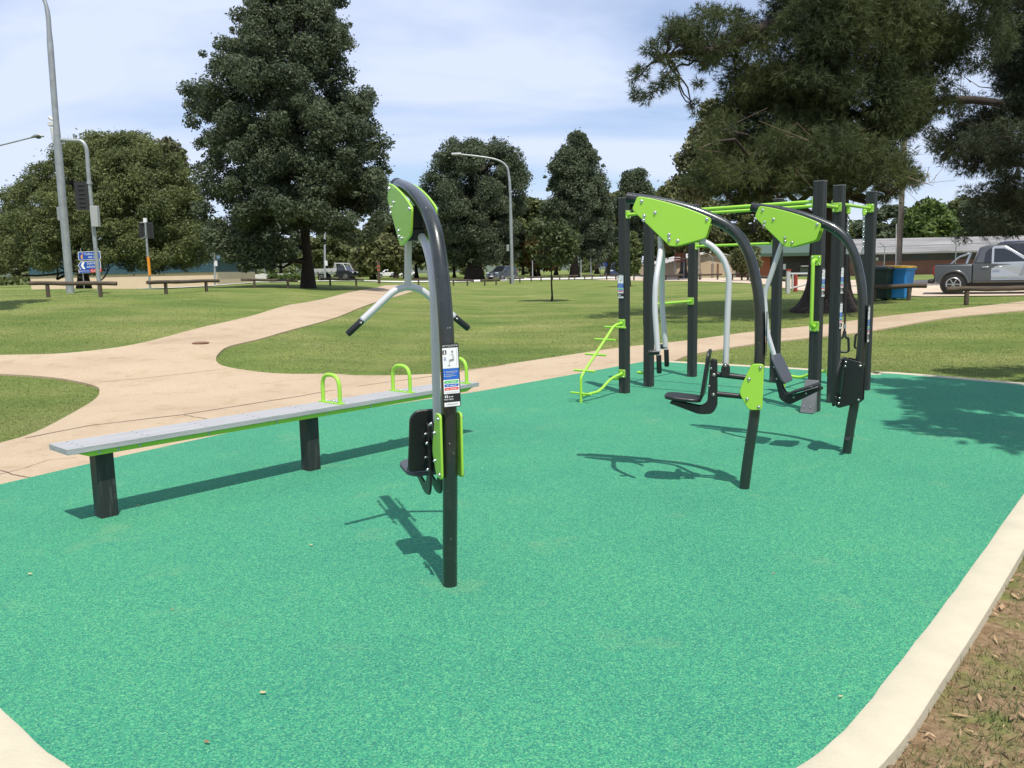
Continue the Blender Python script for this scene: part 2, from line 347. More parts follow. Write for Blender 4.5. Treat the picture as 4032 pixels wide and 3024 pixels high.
# ------------------------------------------------------------------ ground
def lines(a): return sorted(set(round(float(x),3) for x in a))
XL=lines(np.concatenate([np.arange(-20,20.1,1.),np.arange(-60,60,2.5),np.arange(-400,401,25.)]))
YL=lines(np.concatenate([np.arange(-10,44,1.),np.arange(44,130,2.5),np.arange(130,601,20.),[-40,-25]]))
GDROP=.03
def pad_drop(x,y): return 0.
def sheet(name,polyxy,dz,material,skirt=.06,struct=True,parent=None):
    bm=bmesh.new();f=bm.faces.new([bm.verts.new((x,y,0)) for x,y in polyxy])
    xs=[p[0] for p in polyxy];ys=[p[1] for p in polyxy]
    bmesh.ops.triangulate(bm,faces=bm.faces[:])
    for X in XL:
        if min(xs)<X<max(xs): bmesh.ops.bisect_plane(bm,geom=bm.verts[:]+bm.edges[:]+bm.faces[:],plane_co=(X,0,0),plane_no=(1,0,0))
    for Y in YL:
        if min(ys)<Y<max(ys): bmesh.ops.bisect_plane(bm,geom=bm.verts[:]+bm.edges[:]+bm.faces[:],plane_co=(0,Y,0),plane_no=(0,1,0))
    bmesh.ops.remove_doubles(bm,verts=bm.verts[:],dist=1e-5)
    z=zt([v.co.x for v in bm.verts],[v.co.y for v in bm.verts])
    for v,q in zip(bm.verts,z): v.co.z=q+dz
    bmesh.ops.recalc_face_normals(bm,faces=bm.faces[:])
    if sum(f.normal.z for f in bm.faces)<0: bmesh.ops.reverse_faces(bm,faces=bm.faces[:])
    if skirt:
        be=[e for e in bm.edges if e.is_boundary]
        r=bmesh.ops.extrude_edge_only(bm,edges=be)
        for v in [g for g in r['geom'] if isinstance(g,bmesh.types.BMVert)]: v.co.z-=skirt
    me=bpy.data.meshes.new(name);bm.to_mesh(me);bm.free();me.materials.append(material)
    o=bpy.data.objects.new(name,me);lk(o)
    if parent:o.parent=parent
    if struct:o['kind']='structure'
    return o
def terrain():
    X,Y=np.meshgrid(XL,YL);Z=zt(X.ravel(),Y.ravel())-GDROP
    Z=Z+np.where((X.ravel()<7)&(Y.ravel()<7)&(Y.ravel()>-6),-.012,0)
    V=np.stack([X.ravel(),Y.ravel(),Z],1);nx=len(XL);F=[]
    for j in range(len(YL)-1):
        for i in range(nx-1): a=j*nx+i;F.append((a,a+1,a+nx+1,a+nx))
    me=bpy.data.meshes.new('ground');me.from_pydata(V.tolist(),[],F);me.materials.append(GRA)
    me.polygons.foreach_set('use_smooth',[True]*len(F))
    o=bpy.data.objects.new('ground',me);lk(o);o['kind']='structure'
terrain()
def pxs(L_): return [tuple(GT(*p)[:2]) for p in L_]
def sm2(P,k=3): return [(p.x,p.y) for p in smooth_path([(x,y,0) for x,y in P],k)]
PATH_UL=[(0,1397),(203,1393),(350,1381),(521,1357),(732,1304),(960,1251),(1180,1194),(1334,1161),(1477,1133)]
PATH_ISL=[(1668,1131),(1595,1157),(1489,1186),(1383,1226),(1220,1279),(1058,1324),(907,1361),(862,1390),(850,1414),(862,1432),(895,1444),(976,1458),(1139,1472),(1400,1478),(1701,1472),(1950,1440),(2200,1403),(2424,1370),(2697,1341),(2978,1304),(3260,1275),(3442,1250),(3700,1222),(4032,1186)]
PATH_LR=[(4032,1221),(3732,1250),(3450,1299),(3200,1328),(2974,1353),(2738,1391),(2647,1424)]
PATH_LL=[(0,1743),(110,1712),(203,1670),(325,1603),(375,1570),(392,1540),(370,1517),(244,1490),(120,1478),(0,1472)]
ul=sm2(pxs(PATH_UL));isl=sm2(pxs(PATH_ISL));lr=sm2(pxs(PATH_LR));ll=sm2(pxs(PATH_LL))
padL=[G(*p)[:2] for p in [(0,1910),(500,1793),(1000,1684),(1500,1602),(1900,1540),(2300,1468),(2540,1424)]]
padL=[tuple(p) for p in padL]
def ext(P,Q,d): # point beyond P away from Q
    v=Vector(P)-Vector(Q);v.normalize();return (P[0]+v.x*d,P[1]+v.y*d)
far_l=ul[-1]
path_poly=[ext(ul[0],ul[3],9.)]+ul+[tuple(GT(1512,1124)[:2]),tuple(GT(1560,1122)[:2]),tuple(GT(1640,1123)[:2])]+isl+[ext(isl[-1],isl[-4],8.)]+[ext(lr[0],lr[4],8.)]+lr
inner=[(p[0]+.12*.5,p[1]-.12) for p in padL[::-1]]
path_poly+=inner+[ext(inner[-1],inner[-2],2.6)]+[(-7.2,5.1)]+ll+[ext(ll[-1],ll[-4],7.)]
path=sheet('concrete_path',path_poly,0.,CON)
PAD_R=[(5.33,11.62),(6.41,10.26),(6.75,9.4),(6.5,8.7),(5.9,8.2),(5.1,7.42),(4.25,6.4),(3.38,5.335),(2.409,4.146),(1.9,3.53),(1.439,2.986),(1.16,2.66),(.92,2.43),(.62,2.24),(.2,2.13),(-.5,2.13),(-1.1,2.27),(-1.493,2.5),(-1.898,2.844),(-2.9,3.75),(-4.2,4.75)]
kp=[tuple(G(2572,1424)[:2]),tuple(G(2850,1440)[:2]),tuple(G(3103,1454)[:2]),tuple(G(3442,1477)[:2])]+PAD_R
kp=sm2(kp,4)
pad_poly=padL+kp+[(-4.75,4.95)]
pad=sheet('rubber_pad',pad_poly,.006,RUB,skirt=.1)
def kerb():
    W=.155;m=MB();n=len(kp);row=[]
    for i,p in enumerate(kp):
        a=Vector(kp[max(i-1,0)]);b_=Vector(kp[min(i+1,n-1)]);d=(b_-a).normalized();nn=Vector((d.y,-d.x))
        nn=-nn if nn.dot(Vector(p)-Vector((1.,6.5)))<0 else nn
        jit=.002*math.sin(i*2.3)
        row.append([(p[0]+nn.x*q,p[1]+nn.y*q,z) for q,z in((-.01+jit,-.05),(-.01+jit,.009),(.003,.013),(W-.012,.013),(W,.004),(W+.004,-.12))])
    k=6;vs=[v for r_ in row for v in r_];fs=[(i*k+j,(i+1)*k+j,(i+1)*k+j+1,i*k+j+1) for i in range(n-1) for j in range(k-1)]
    m.add(vs,fs);o=m.build('kerb_strip',KERB,smooth=40);o['kind']='structure'
    ob=[(r_[4][0],r_[4][1]) for r_ in row];return ob
kerb_out=kerb()
# joints in the concrete
JM=mat('joint_dirt',(.16,.11,.075),.95)
def joint(pp,wd=.012):
    P=[GT(*p) for p in pp];Q=[]
    for i in range(len(P)-1):
        for k in range(8):
            q=P[i].lerp(P[i+1],k/8);Q.append(q+Vector((random.uniform(-.008,.008),random.uniform(-.008,.008),0)))
    Q.append(P[-1]);m=MB();vs=[];
    for i,q in enumerate(Q):
        d=(Q[min(i+1,len(Q)-1)]-Q[max(i-1,0)]).normalized();nn=Vector((-d.y,d.x,0))*wd*random.uniform(.35,.65)
        for s in(-1,1): vs.append((q.x+nn.x*s,q.y+nn.y*s,z1(q.x,q.y)+.0035))
    m.add(vs,[(2*i,2*i+1,2*i+3,2*i+2) for i in range(len(Q)-1)]);m.build('expansion_joint',JM,path,smooth=0)
joint([(100,1725),(360,1675),(720,1633),(1150,1565),(1400,1522),(1700,1482),(1990,1435)],.022)
joint([(386,1505),(560,1490),(740,1470),(897,1452)],.012);joint([(720,1634),(815,1650)],.012);joint([(0,1852),(70,1873),(145,1885)],.012)
joint([(980,1680),(1075,1697)],.012);joint([(560,1349),(750,1351),(940,1356)],.01);joint([(0,1868),(90,1845),(190,1812),(300,1802)],.007)
joint([(960,1253),(1180,1257)],.01)
# road strip, driveway
def band(name,pts,dz,m): return sheet(name,pts,dz,m,skirt=0.)
def bxy(px,Y): p=base(px,Y);return (p.x,p.y)
band('road',[bxy(-300,62),bxy(400,72),bxy(900,76),bxy(1350,78),bxy(1650,84),bxy(2000,98),bxy(2450,108),bxy(3000,100),bxy(3000,112),bxy(2450,122),bxy(2000,112),bxy(1650,96),bxy(1350,90),bxy(900,88),bxy(400,84),bxy(-300,74)],.03,PALE)
band('gravel_driveway',[bxy(2330,92),bxy(2700,70),bxy(3000,52),bxy(3130,40),bxy(3400,32.5),bxy(3640,28.4),bxy(4032,27.2),bxy(4600,26.5),bxy(4600,37),bxy(4032,38),bxy(3500,44),bxy(3200,60),bxy(2900,80),bxy(2500,104)],.0,SAND)
# hills far behind
def hills():
    m=MB();n=60;vs=[]
    for i in range(n+1):
        x=-520+1040*i/n;hh=15+9*math.sin(i*.31)+5*math.sin(i*.83+1)
        for k,(y,z) in enumerate(((560,-2),(640,hh*.7),(760,hh),(1000,-2))): vs.append((x*(y/560),y,z if k in(0,3) else z+2*math.sin(i*1.7+k)))
    m.add(vs,[(i*4+k,(i+1)*4+k,(i+1)*4+k+1,i*4+k+1) for i in range(n) for k in range(3)])
    o=m.build('hills',mat('hill_scrub',(.07,.09,.06),.95,var=.3,vscale=.05),smooth=60);o['kind']='structure'
hills()
# ------------------------------------------------------------------ exercise equipment
def bolt_mesh(r=.009,h=.009):
    m=MB();m.tube([(0,0,0),(0,0,.0025)],r*1.35,12);m.dome((0,0,.0025),(0,0,1),r,h);return m
_bolts={}
def bolt(loc,n,parent,r=.009):
    if r not in _bolts:
        o=bolt_mesh(r).build('bolt',STEEL,smooth=50);_bolts[r]=o.data;bpy.data.objects.remove(o)
    o=bpy.data.objects.new('bolt',_bolts[r]);lk(o);o.parent=parent;o.location=loc
    o.rotation_euler=Vector(n).to_track_quat('Z','Y').to_euler();return o
PM=[BLACK,WHITE,BLUEP,GRNP,REDP,LGREY,SKIN]
def panel(parent,o,a,b,title=None,full=False,w=.088,h=.30):
    o=Vector(o);a=Vector(a).normalized();b=Vector(b).normalized();n=a.cross(b)
    m=MB();m.prism(_rp([(-w/2,-h/2),(w/2,-h/2),(w/2,h/2),(-w/2,h/2)],.006,3),o,a,b,n,0,.006,0)
    lv=[.0066]
    def rc(x0,y0,x1,y1,mi,k=0): m.quad(o+n*(.0066+.0004*k),a,b,(x0-.5)*w,(.5-y1)*h,(x1-.5)*w,(.5-y0)*h,mi)
    def pl(pts,mi,k=1): m.poly(o+n*(.0066+.0004*k),a,b,[((x-.5)*w,(.5-y)*h) for x,y in pts],mi)
    rc(.05,.065,.95,.385,1);rc(.05,.388,.95,.56,2);rc(.05,.563,.95,.785,1);rc(.05,.92,.95,.985,1)
    for y,mi in((.578,3),(.632,2),(.687,4)): pl([(.09,y+.043),(.09,y+.012),(.16,y),(.91,y),(.91,y+.028),(.84,y+.043)],mi)
    rc(.12,.755,.88,.759,5,1);rc(.2,.768,.8,.771,5,1)
    for k,y in enumerate((.43,.447,.475,.5,.512)): rc(.2,y,(.9,.86,.7,.82,.5)[k],y+.006,5,1)
    for y in(.432,.475,.5): rc(.11,y,.15,y+.012,1,1)
    # figure of a seated person, and the small square and arrow marks
    pl([(.55,.115),(.63,.105),(.68,.125),(.64,.15),(.57,.145)],6);pl([(.58,.155),(.68,.155),(.72,.24),(.6,.245)],5);pl([(.42,.25),(.7,.235),(.7,.27),(.45,.285)],6)
    pl([(.40,.255),(.46,.26),(.46,.335),(.41,.335)],5);pl([(.34,.335),(.47,.335),(.48,.35),(.34,.352)],6)
    pl([(.46,.17),(.6,.17),(.6,.182),(.47,.182)],5);pl([(.84,.08),(.88,.08),(.9,.2),(.86,.35),(.83,.35),(.86,.2)],5)
    rc(.06,.1,.28,.165,0,1);pl([(.14,.11),(.2,.11),(.21,.155),(.13,.155)],1,2)
    pl([(.18,.2),(.27,.225),(.09,.225)],6);pl([(.18,.265),(.09,.24),(.27,.24)],2)
    rc(.09,.81,.27,.845,1,1);rc(.14,.818,.22,.837,0,2)
    for k in range(3): rc(.33+.09*k,.825,.38+.09*k,.84,1,1)
    for x in(.1,.9): pl([(x-.025,.025),(x+.025,.025),(x+.025,.04),(x-.025,.04)],5)
    if full:
        m.text(title,.0108,o+n*.0068+b*(.468*h),a,b,1,.92);m.text('watch demo',.0135,o+n*.0072-b*(.37*h)-a*(.19*w),a,b,1,.72)
        m.text('URBANFIT',.0125,o+n*.0072-b*(.453*h),a,b,6,1.05)
        for k,y in enumerate((.598,.652,.708)): rc(.2,y,.34,y+.008,1,2);rc(.42,y,.78,y+.008,1,2)
    else: rc(.3,.028,.7,.045,5);rc(.12,.865,.55,.885,1,1);rc(.25,.94,.75,.96,6,1)
    return m.build('instruction_panel',PM,parent,smooth=0)
PROF=[(0,0),(-.025,.24),(-.058,.51),(-.079,.78),(-.088,1.04),(-.075,1.33),(-.045,1.5),(-.006,1.635),(.05,1.745),(.131,1.826),(.232,1.885),(.417,1.963),(.602,2.014),(.80,2.05)]
TOPP=[(.746,2.056),(.655,2.039),(.557,2.012),(.47,1.984),(.392,1.955),(.31,1.920),(.239,1.885),(.278,1.755),(.462,1.708),(.52,1.706),(.784,1.967)]
TOPB=[(.715,2.022),(.623,1.941),(.697,1.921),(.702,1.892),(.272,1.882),(.526,1.787),(.525,1.757),(.467,1.744)]
def plates(root,poly,bolts,y,t=.012,name='side_plate',r=.009,m=None,bevel=.004,sides=(1,-1)):
    for s in sides:
        mb=MB();y0,y1=sorted((s*y,s*(y+t)));mb.xz(poly,y0,y1);p=mb.build(name,m or GREEN,root,bevel=bevel)
        for x,z in bolts: bolt((x,s*(y+t),z),(0,s,0),p,r)
def machine(label,b,a):
    root=empty('exercise_machine',(b[0],b[1],0),R(90+a));tag(root,label,'exercise machine','lime green and black outdoor exercise machines')
    m=MB();P=smooth_path([(x,0,z) for x,z in PROF],5);m.tube(P,.0365,20);m.build('post',TUBEB,root,smooth=45)
    m=MB();m.tube([(.795,0,2.049),(.83,0,2.056)],.0385,18);m.build('end_cap',BLACK,root)
    plates(root,_rp(TOPP,.02,3),TOPB,.056)
    m=MB();m.box((.50,0,1.85),(.12,.111,.12));m.box((.46,0,1.76),(.1,.111,.06));m.build('pivot_block',BLACK,root,bevel=.006)
    return root
LOWP=_rp([(-.038,.897),(-.118,.897),(-.112,.578),(-.022,.575),(.042,.69),(.03,.74)],.022,3)
LOWB=[(-.096,.873),(-.022,.793),(-.011,.653),(-.089,.6)]
LSH=_rp([(.240,.925),(.197,.917),(.192,.585),(.225,.535),(.315,.53),(.528,.605),(.50,.622),(.300,.585),(.258,.62)],.03,3)
def seat_unit(root,padmat=BLACK,seatmat=None,dz=0.):
    plates(root,LOWP,LOWB,.045,name='bracket_plate')
    m=MB();m.tube(smooth_path([(.318,0,1.744),(.24,0,1.70),(.168,0,1.616),(.133,0,1.522),(.125,0,1.449),(.13,0,1.261),(.139,0,.885+dz*.62)],4),.021,14);l=m.build('link_arm',SILV,root,smooth=45)
    for s in(1,-1):
        mb=MB();mb.xz([(x,z+dz*.62) for x,z in _rp([(.11,.80),(.168,.80),(.168,.87),(.139,.905),(.11,.87)],.02,3)],*sorted((s*.024,s*.032)));c=mb.build('clevis',BLACK,root,bevel=.003);bolt((.139,s*.032,.882+dz*.62),(0,s,0),c,.009)
    for z0,z1_ in((.79,.815),(.657,.676)):
        m=MB();m.tube([(-.03,0,z0),(.215,0,z1_+dz)],.019,14);m.build('support_bar',BLACK,root)
    for s in(1,-1):
        mb=MB();mb.xz([(x,z+dz) for x,z in LSH],*sorted((s*.024,s*.036)));f=mb.build('seat_frame',BLACK,root,bevel=.003)
        for x,z in((.215,.815),(.217,.676),(.236,.86),(.247,.735)): bolt((x,s*.036,z+dz),(0,s,0),f,.0085 if x<.23 else .006)
    # back rest : slightly leaning board with rounded corners
    d=Vector((.043,0,-.30)).normalized();n=Vector((-d.z,0,d.x))
    m=MB();m.prism(_rp([(-.115,0),(-.12,-.16),(-.125,-.30),(.125,-.30),(.12,-.16),(.115,0),(.08,.035),(-.08,.035)],.03,4),(.243,0,.95+dz),(0,1,0),-d,n,.0,.02);m.build('back_rest',padmat,root,bevel=.006)
    m=MB();q=Vector((.26,0,.022)).normalized();m.prism(_rp([(0,-.09),(.05,-.12),(.2,-.125),(.25,-.095),(.262,0),(.25,.095),(.2,.125),(.05,.12),(0,.09)],.04,4),(.30,0,.622+dz),q,(0,1,0),(0,0,1),0,.024);m.build('seat',seatmat or padmat,root,bevel=.007)
LAT=(-.333,3.99);M2=(1.626,5.70);M3=(2.764,6.725)
def cross_bar(root):
    m=MB();m.tube([(.60,0,1.80),(.66,0,1.49)],.0195,16);m.build('lever_arm',SILV,root)
    m=MB();m.tube(bend([(.66,.262,1.312),(.66,.075,1.472),(.66,0,1.492),(.66,-.075,1.472),(.66,-.262,1.312)],.07,6),.0195,16);hb=m.build('handle_bar',SILV,root,smooth=50)
    for s in(1,-1):
        m=MB();dv=Vector((0,s*.76,-.65));p=Vector((.66,s*.257,1.316));m.tube([p,p+dv*.004],.0205,16,0);m.tube([p+dv*.004,p+dv*.108,p+dv*.116],[.0185,.0185,.014],16,1)
        g=m.build('hand_grip',[STEEL,BLACK],root,smooth=50);bolt(p+dv*.02+Vector((-.018,0,0)),(-1,0,0),g,.005)
lat=machine('black arched machine with spread pull-down handlebar and instruction panel, nearest the camera',LAT,20.5)
seat_unit(lat,BLACK,PAD,-.12);cross_bar(lat)
tang=Vector((-.075+.088,0,1.33-1.04)).normalized()
panel(lat,(-.128,0,1.083),(.10,-1,0),(.035,0,1),'LAT PULLDOWN',True)
chest=machine('middle arched machine with two long white hanging levers and black grips',M2,72)
seat_unit(chest)
m=MB();m.tube([(.594,0,1.78),(.59,0,1.68)],.021,14);m.build('lever_arm',SILV,chest)
for s in(1,-1):
    m=MB();m.tube(bend([(.59,s*.01,1.70),(.588,s*.075,1.63),(.603,s*.16,1.49),(.607,s*.185,1.30),(.583,s*.2,1.0),(.583,s*.2,.985)],.1,5),.0195,14);h=m.build('press_lever',SILV,chest,smooth=50)
    m=MB();m.tube([(.583,s*.2,.99),(.583,s*.2,.965)],.014,12,1);m.tube([(.575,s*.2,.985),(.635,s*(.225),.985),(.645,s*.228,.985)],[.018,.018,.012],14,0)
    m.tube([(.576,s*.2,.965),(.572,s*.2,.845),(.572,s*.2,.838)],[.018,.018,.012],14,0);m.build('hand_grip',[BLACK,SILV],chest,smooth=50)
panel(chest,(-.127,0,1.1),(0,-1,0),(.0,0,1))
leg=machine('right-hand arched machine with hanging angled seat, black foot plate and foot pegs',M3,57)
m=MB();m.tube(bend([(.56,0,1.76),(.583,0,1.70),(.708,0,1.31),(.674,0,.985),(.595,0,.745)],.06,5),.0205,14);m.build('lever_arm',SILV,leg,smooth=50)
for s in(1,-1):
    mb=MB();mb.xz(_rp([(.635,.76),(.60,.785),(.53,.52),(.48,.452),(.218,.55),(.203,.53),(.464,.382),(.545,.42)],.03,3),*sorted((s*.024,s*.036)));f=mb.build('seat_frame',BLACK,leg,bevel=.003)
    for x,z in((.60,.70),(.575,.6),(.33,.49),(.43,.45)): bolt((x,s*.036,z),(0,s,0),f,.006)
d=Vector((-.115,0,-.24)).normalized();n=Vector((d.z,0,-d.x))
m=MB();m.prism(_rp([(-.13,0),(.13,0),(.15,-.1),(.14,-.26),(-.14,-.26),(-.15,-.1)],.04,4),(.612,.0,.80),(0,1,0),-d,n,.0,.022);m.build('back_rest',PAD,leg,bevel=.006)
q=Vector((-.26,0,.10)).normalized();m=MB();m.prism(_rp([(0,-.12),(.24,-.15),(.27,0),(.24,.15),(0,.12)],.04,4),(.475,0,.468),q,(0,1,0),Vector((.10,0,.26)).normalized(),0,.018);m.build('seat',BLACK,leg,bevel=.006)
FP=_rp([(.02,.80),(-.10,.77),(-.118,.74),(-.112,.45),(.065,.385),(.09,.40),(.085,.47),(.045,.5),(.03,.70),(.05,.76)],.015,3)
for s in(1,-1):
    mb=MB();mb.xz(FP,*sorted((s*.04,s*.05)));f=mb.build('bracket_plate',BLACK,leg,bevel=.003)
    for x,z in((.02,.77),(-.09,.745),(.025,.735),(.06,.47),(.066,.425),(-.088,.465)): bolt((x,s*.05,z),(0,s,0),f,.008)
m=MB();m.prism(_rp([(-.16,-.19),(.16,-.19),(.17,.1),(.10,.2),(-.10,.2),(-.17,.1)],.03,4),(.062,0,.6),(0,1,0),Vector((-.1,0,1)).normalized(),(1,0,.1),0,.018);m.build('foot_plate',BLACK,leg,bevel=.005)
for s in(1,-1):
    m=MB();m.tube([(-.018,s*.02,.145),(-.018,s*.125,.135),(-.018,s*.135,.134)],[.016,.018,.012],12);m.build('foot_peg',BLACK,leg,smooth=50)
panel(leg,(-.127,0,1.08),(0,-1,0),(.0,0,1))
# ---- six-sided climbing frame
A0=Vector((3.22,8.73,0));FR=empty('workout_frame',A0,math.atan2(.753,.658))
tag(FR,'tall climbing frame of seven black square posts with lime green bars','climbing frame')
def post_profile(h=.0545,c=.009,g=.005):
    q=[];
    for k in range(4):
        for x,y in((h,-h+c),(h,-.008),(h-g*.6,-.004),(h-g*.6,.004),(h,.008),(h,h-c)):
            t=k*math.pi/2;q.append((x*math.cos(t)-y*math.sin(t),x*math.sin(t)+y*math.cos(t)))
    return q
PP=post_profile();pm=MB();pm.prism(PP,(0,0,0),(1,0,0),(0,1,0),(0,0,1),-.05,2.4);po=pm.build('post',POST,FR,smooth=0)
cap=MB();cap.prism(_rp([(-.0565,-.0565),(.0565,-.0565),(.0565,.0565),(-.0565,.0565)],.012,2),(0,0,0),(1,0,0),(0,1,0),(0,0,1),0,.012);co_=cap.build('post_cap',mat('grey_cap',(.12,.12,.12),.5),po,loc=(0,0,2.4))
PO={'A':(0,0),'B':(.66,.04),'C':(1.82,.07),'D':(1.87,1.25),'E':(1.83,2.46),'F':(0,2.4),'G':(.655,2.45)}
POB={}
for i,(k,(x,y)) in enumerate(PO.items()):
    if i==0: o=po
    else:
        o=po.copy();C.objects.link(o);o.parent=FR;c=co_.copy();C.objects.link(c);c.parent=o
    o.location=(x,y,0);POB[k]=o
def mount(p,n,par,w=.1):
    n=Vector(n);a,b=frame_from(n);m=MB();m.prism(_rp([(-w/2,-w/2),(w/2,-w/2),(w/2,w/2),(-w/2,w/2)],.012,3),p,a,b,n,0,.007)
    o=m.build('mounting_plate',GREEN,par,bevel=.002)
    for x in(-1,1):
        for y in(-1,1): bolt(Vector(p)+n*.007+a*(x*w*.34)+b*(y*w*.34),n,o,.0065)
def bar(k1,k2,z,name='bar',r=.0175):
    p=Vector((*PO[k1],z));q=Vector((*PO[k2],z));d=(q-p).normalized()
    ax=Vector((round(d.x),round(d.y),0));p+=ax*.0545;q-=ax*.0545
    m=MB();m.tube([p,q],r,14);o=m.build(name,GREEN,FR);mount(p,ax,o);mount(q,-ax,o)
bar('A','F',2.205,'overhead_bar',.019);bar('B','G',2.205,'overhead_bar',.019);bar('B','C',2.21,'suspension_bar');bar('E','D',1.84,'pull_up_bar');bar('G','E',1.08,'step_over_bar');bar('A','B',2.17,'overhead_bar')
# grab handle on the near post
m=MB();m.tube(bend([(-.0545,.0,1.60),(-.135,.0,1.60),(-.135,0,.915),(-.0545,0,.915)],.06,6),.0185,14);o=m.build('grab_handle',GREEN,FR,smooth=50);mount((-.0545,0,1.60),(-1,0,0),o,.105);mount((-.0545,0,.915),(-1,0,0),o,.105)
# leaning grey foot board
m=MB();m.xz([(-.0565,.33),(-.075,.33),(-.19,.03),(-.19,-.01),(-.0565,-.01)],-.0545,.0545);m.box((-.132,0,.18),(.012,.145,.36),Matrix.Rotation(R(19.5),3,'Y'));o=m.build('foot_board',GREYP,FR,bevel=.004)
for s in(-.035,.035): bolt((-.178,s,.075),(-1,0,.35),o,.006)
# low bent push-up bar from second post
p=Vector((.66,.0945,.36));m=MB();m.tube(bend([p,p+Vector((0,.16,-.02)),p+Vector((0,.32,-.10)),p+Vector((0,.50,-.08)),p+Vector((0,.54,-.37))],.06,5),.0175,14);o=m.build('push_up_bar',GREEN,FR,smooth=50);mount(p,(0,1,0),o)
for k in('F','G'):
    m=MB();x,y=PO[k];m.tube([(x,y+.0545,.18),(x,y+.17,.18)],.02,14);m.build('step_peg',GREEN,FR)
# climbing ladder with crossing rungs
m=MB();fx=-.92
m.tube(bend([(-.0545,2.4,.885),(-.22,2.4,.87),(-.86,2.4,.36),(fx,2.4,.30),(fx,2.4,-.03)],.09,5),.0165,14);m.tube(bend([(-.0545,2.4,.257),(-.30,2.4,.22),(-.55,2.4,.09),(fx,2.4,.085)],.09,5),.0165,14)
lad=m.build('climbing_ladder',GREEN,FR,smooth=50);mount((-.0545,2.4,.885),(-1,0,0),lad,.1);mount((-.0545,2.4,.257),(-1,0,0),lad,.1)
for x,z in((-.2,.845),(-.42,.71),(-.62,.545),(-.85,.375),(fx,.115)):
    m=MB();m.tube([(x,2.4-.15,z),(x,2.4+.15,z)],.0125,12);m.build('rung',GREEN,lad)
for k,nx,z in(('F','x',1.34),('A','y',1.37),('B','y',1.38),('B','y',.99),('G','Y',1.28),('G','Y',.96)):
    x,y=PO[k]
    if nx=='x': panel(FR,(x-.0555,y+.012,z),(0,-1,0),(0,0,1))
    elif nx=='y': panel(FR,(x,y-.0555,z),(1,0,0),(0,0,1))
    else: panel(FR,(x,y+.0555,z),(-1,0,0),(0,0,1))
def strap(label,off,drop):
    P=A0+Matrix.Rotation(math.atan2(.753,.658),3,'Z')@Vector((off,.052,2.19))
    t=empty('suspension_strap',(P.x,P.y,0),.4);tag(t,label,'exercise strap','chain suspension straps under the green bar');t.rotation_euler.z=R(-100)
    m=MB();m.box((0,0,2.155),(.03,.04,.07));m.build('chain_lug',GREEN,t,bevel=.004)
    m=MB();z=2.12;i=0
    while z>2.12-.42:
        q=[]
        for k in range(9):
            a=2*math.pi*k/8;x=.011*math.cos(a);y=.02*math.sin(a);q.append((x,0,z+y) if i%2 else (0,x,z+y))
        m.tube(q,.0048,6,cap=False);z-=.029;i+=1
    m.build('chain',STEEL,t,smooth=60)
    m=MB();m.tube([(0,0,z+.01),(0,0,drop+.30)],.011,10);m.build('rope',BLACK,t)
    m=MB();m.tube([(0,0,z+.03),(0,0,z-.02)],.016,10);m.build('ferrule',GALV,t);m=MB();m.tube([(0,0,drop+.32),(0,0,drop+.27)],.016,10);m.build('ferrule',GALV,t)
    m=MB();m.tube([(0,0,drop+.27),(0,0,drop+.19)],.012,8);m.tube([(0,0,drop+.24),(0,0,drop+.17)],[.02,.026],12);m.build('swivel',DARKG,t)
    m=MB();m.tube(bend([(0,-.01,drop+.17),(0,-.045,drop+.16),(0,-.055,drop),(0,.055,drop),(0,.045,drop+.16),(0,.01,drop+.17)],.03,4),.014,12);m.build('handle',BLACK,t,smooth=50)
strap('hanging chain with a black stirrup handle, left of the two under the green bar',1.0,.55)
strap('right one of two hanging chains under the green bar, partly behind a curved post',1.52,.55)
# ---- bench
BD=Vector((.67,.742,0)).normalized();BEN=empty('long_bench',(-2.89,5.16,0),math.atan2(BD.y,BD.x))
tag(BEN,'long grey plank bench with three green hoops on black posts beside the path','bench')
BL=3.68;BZ=.518
for s,w_ in((-1,.148),(1,.148)):
    m=MB();m.box((BL/2,s*.0765,BZ-.019),(BL,w_,.038));pk=m.build('plank',PLANK,BEN,bevel=.003)
m=MB()
for x in np.arange(.1,BL,.42):
    for s in(-.12,-.04,.04,.12): m.tube([(x,s,BZ),(x,s,BZ+.0015)],.006,8)
m.build('screw_heads',mat('dull_screw',(.2,.2,.2),.5,metal=.5),BEN)
for s in(-1,1):
    m=MB();m.xz([(.06,BZ-.039),(.14,BZ-.072),(BL-.14,BZ-.072),(BL-.06,BZ-.039)],*sorted((s*.122,s*.128)));m.box((BL/2,s*.105,BZ-.042),(BL-.1,.035,.005));rl=m.build('steel_rail',GREEN,BEN)
    for x in(.2,.32,.46,.95,1.5,1.95,2.4,2.9,3.3): bolt((x,s*.128,BZ-.056),(0,s,0),rl,.007)
bp=MB();bp.prism([(x*1.06,y*1.06) for x,y in post_profile(g=0.0008)],(0,0,0),(1,0,0),(0,1,0),(0,0,1),-.05,BZ-.045);b0=bp.build('post',POST,BEN,smooth=0)
for i,x in enumerate((.26,1.87,3.36)):
    o=b0 if i==0 else b0.copy()
    if i: C.objects.link(o);o.parent=BEN
    o.location=(x,0,0)
hp=MB();hp.tube(bend([(0,-.115,0),(0,-.115,.232),(0,.115,.232),(0,.115,0)],.105,8),.0165,14);hp.box((0,0,.004),(.05,.30,.008));h0=hp.build('hoop_handle',GREEN,BEN,smooth=45)
for s in(-.07,-.03,.03,.07): bolt((0,s,.008),(0,0,1),h0,.006)
for i,x in enumerate((2.10,2.85,3.55)):
    o=h0 if i==0 else copy_tree(h0,BEN)
    o.location=(x,0,BZ)
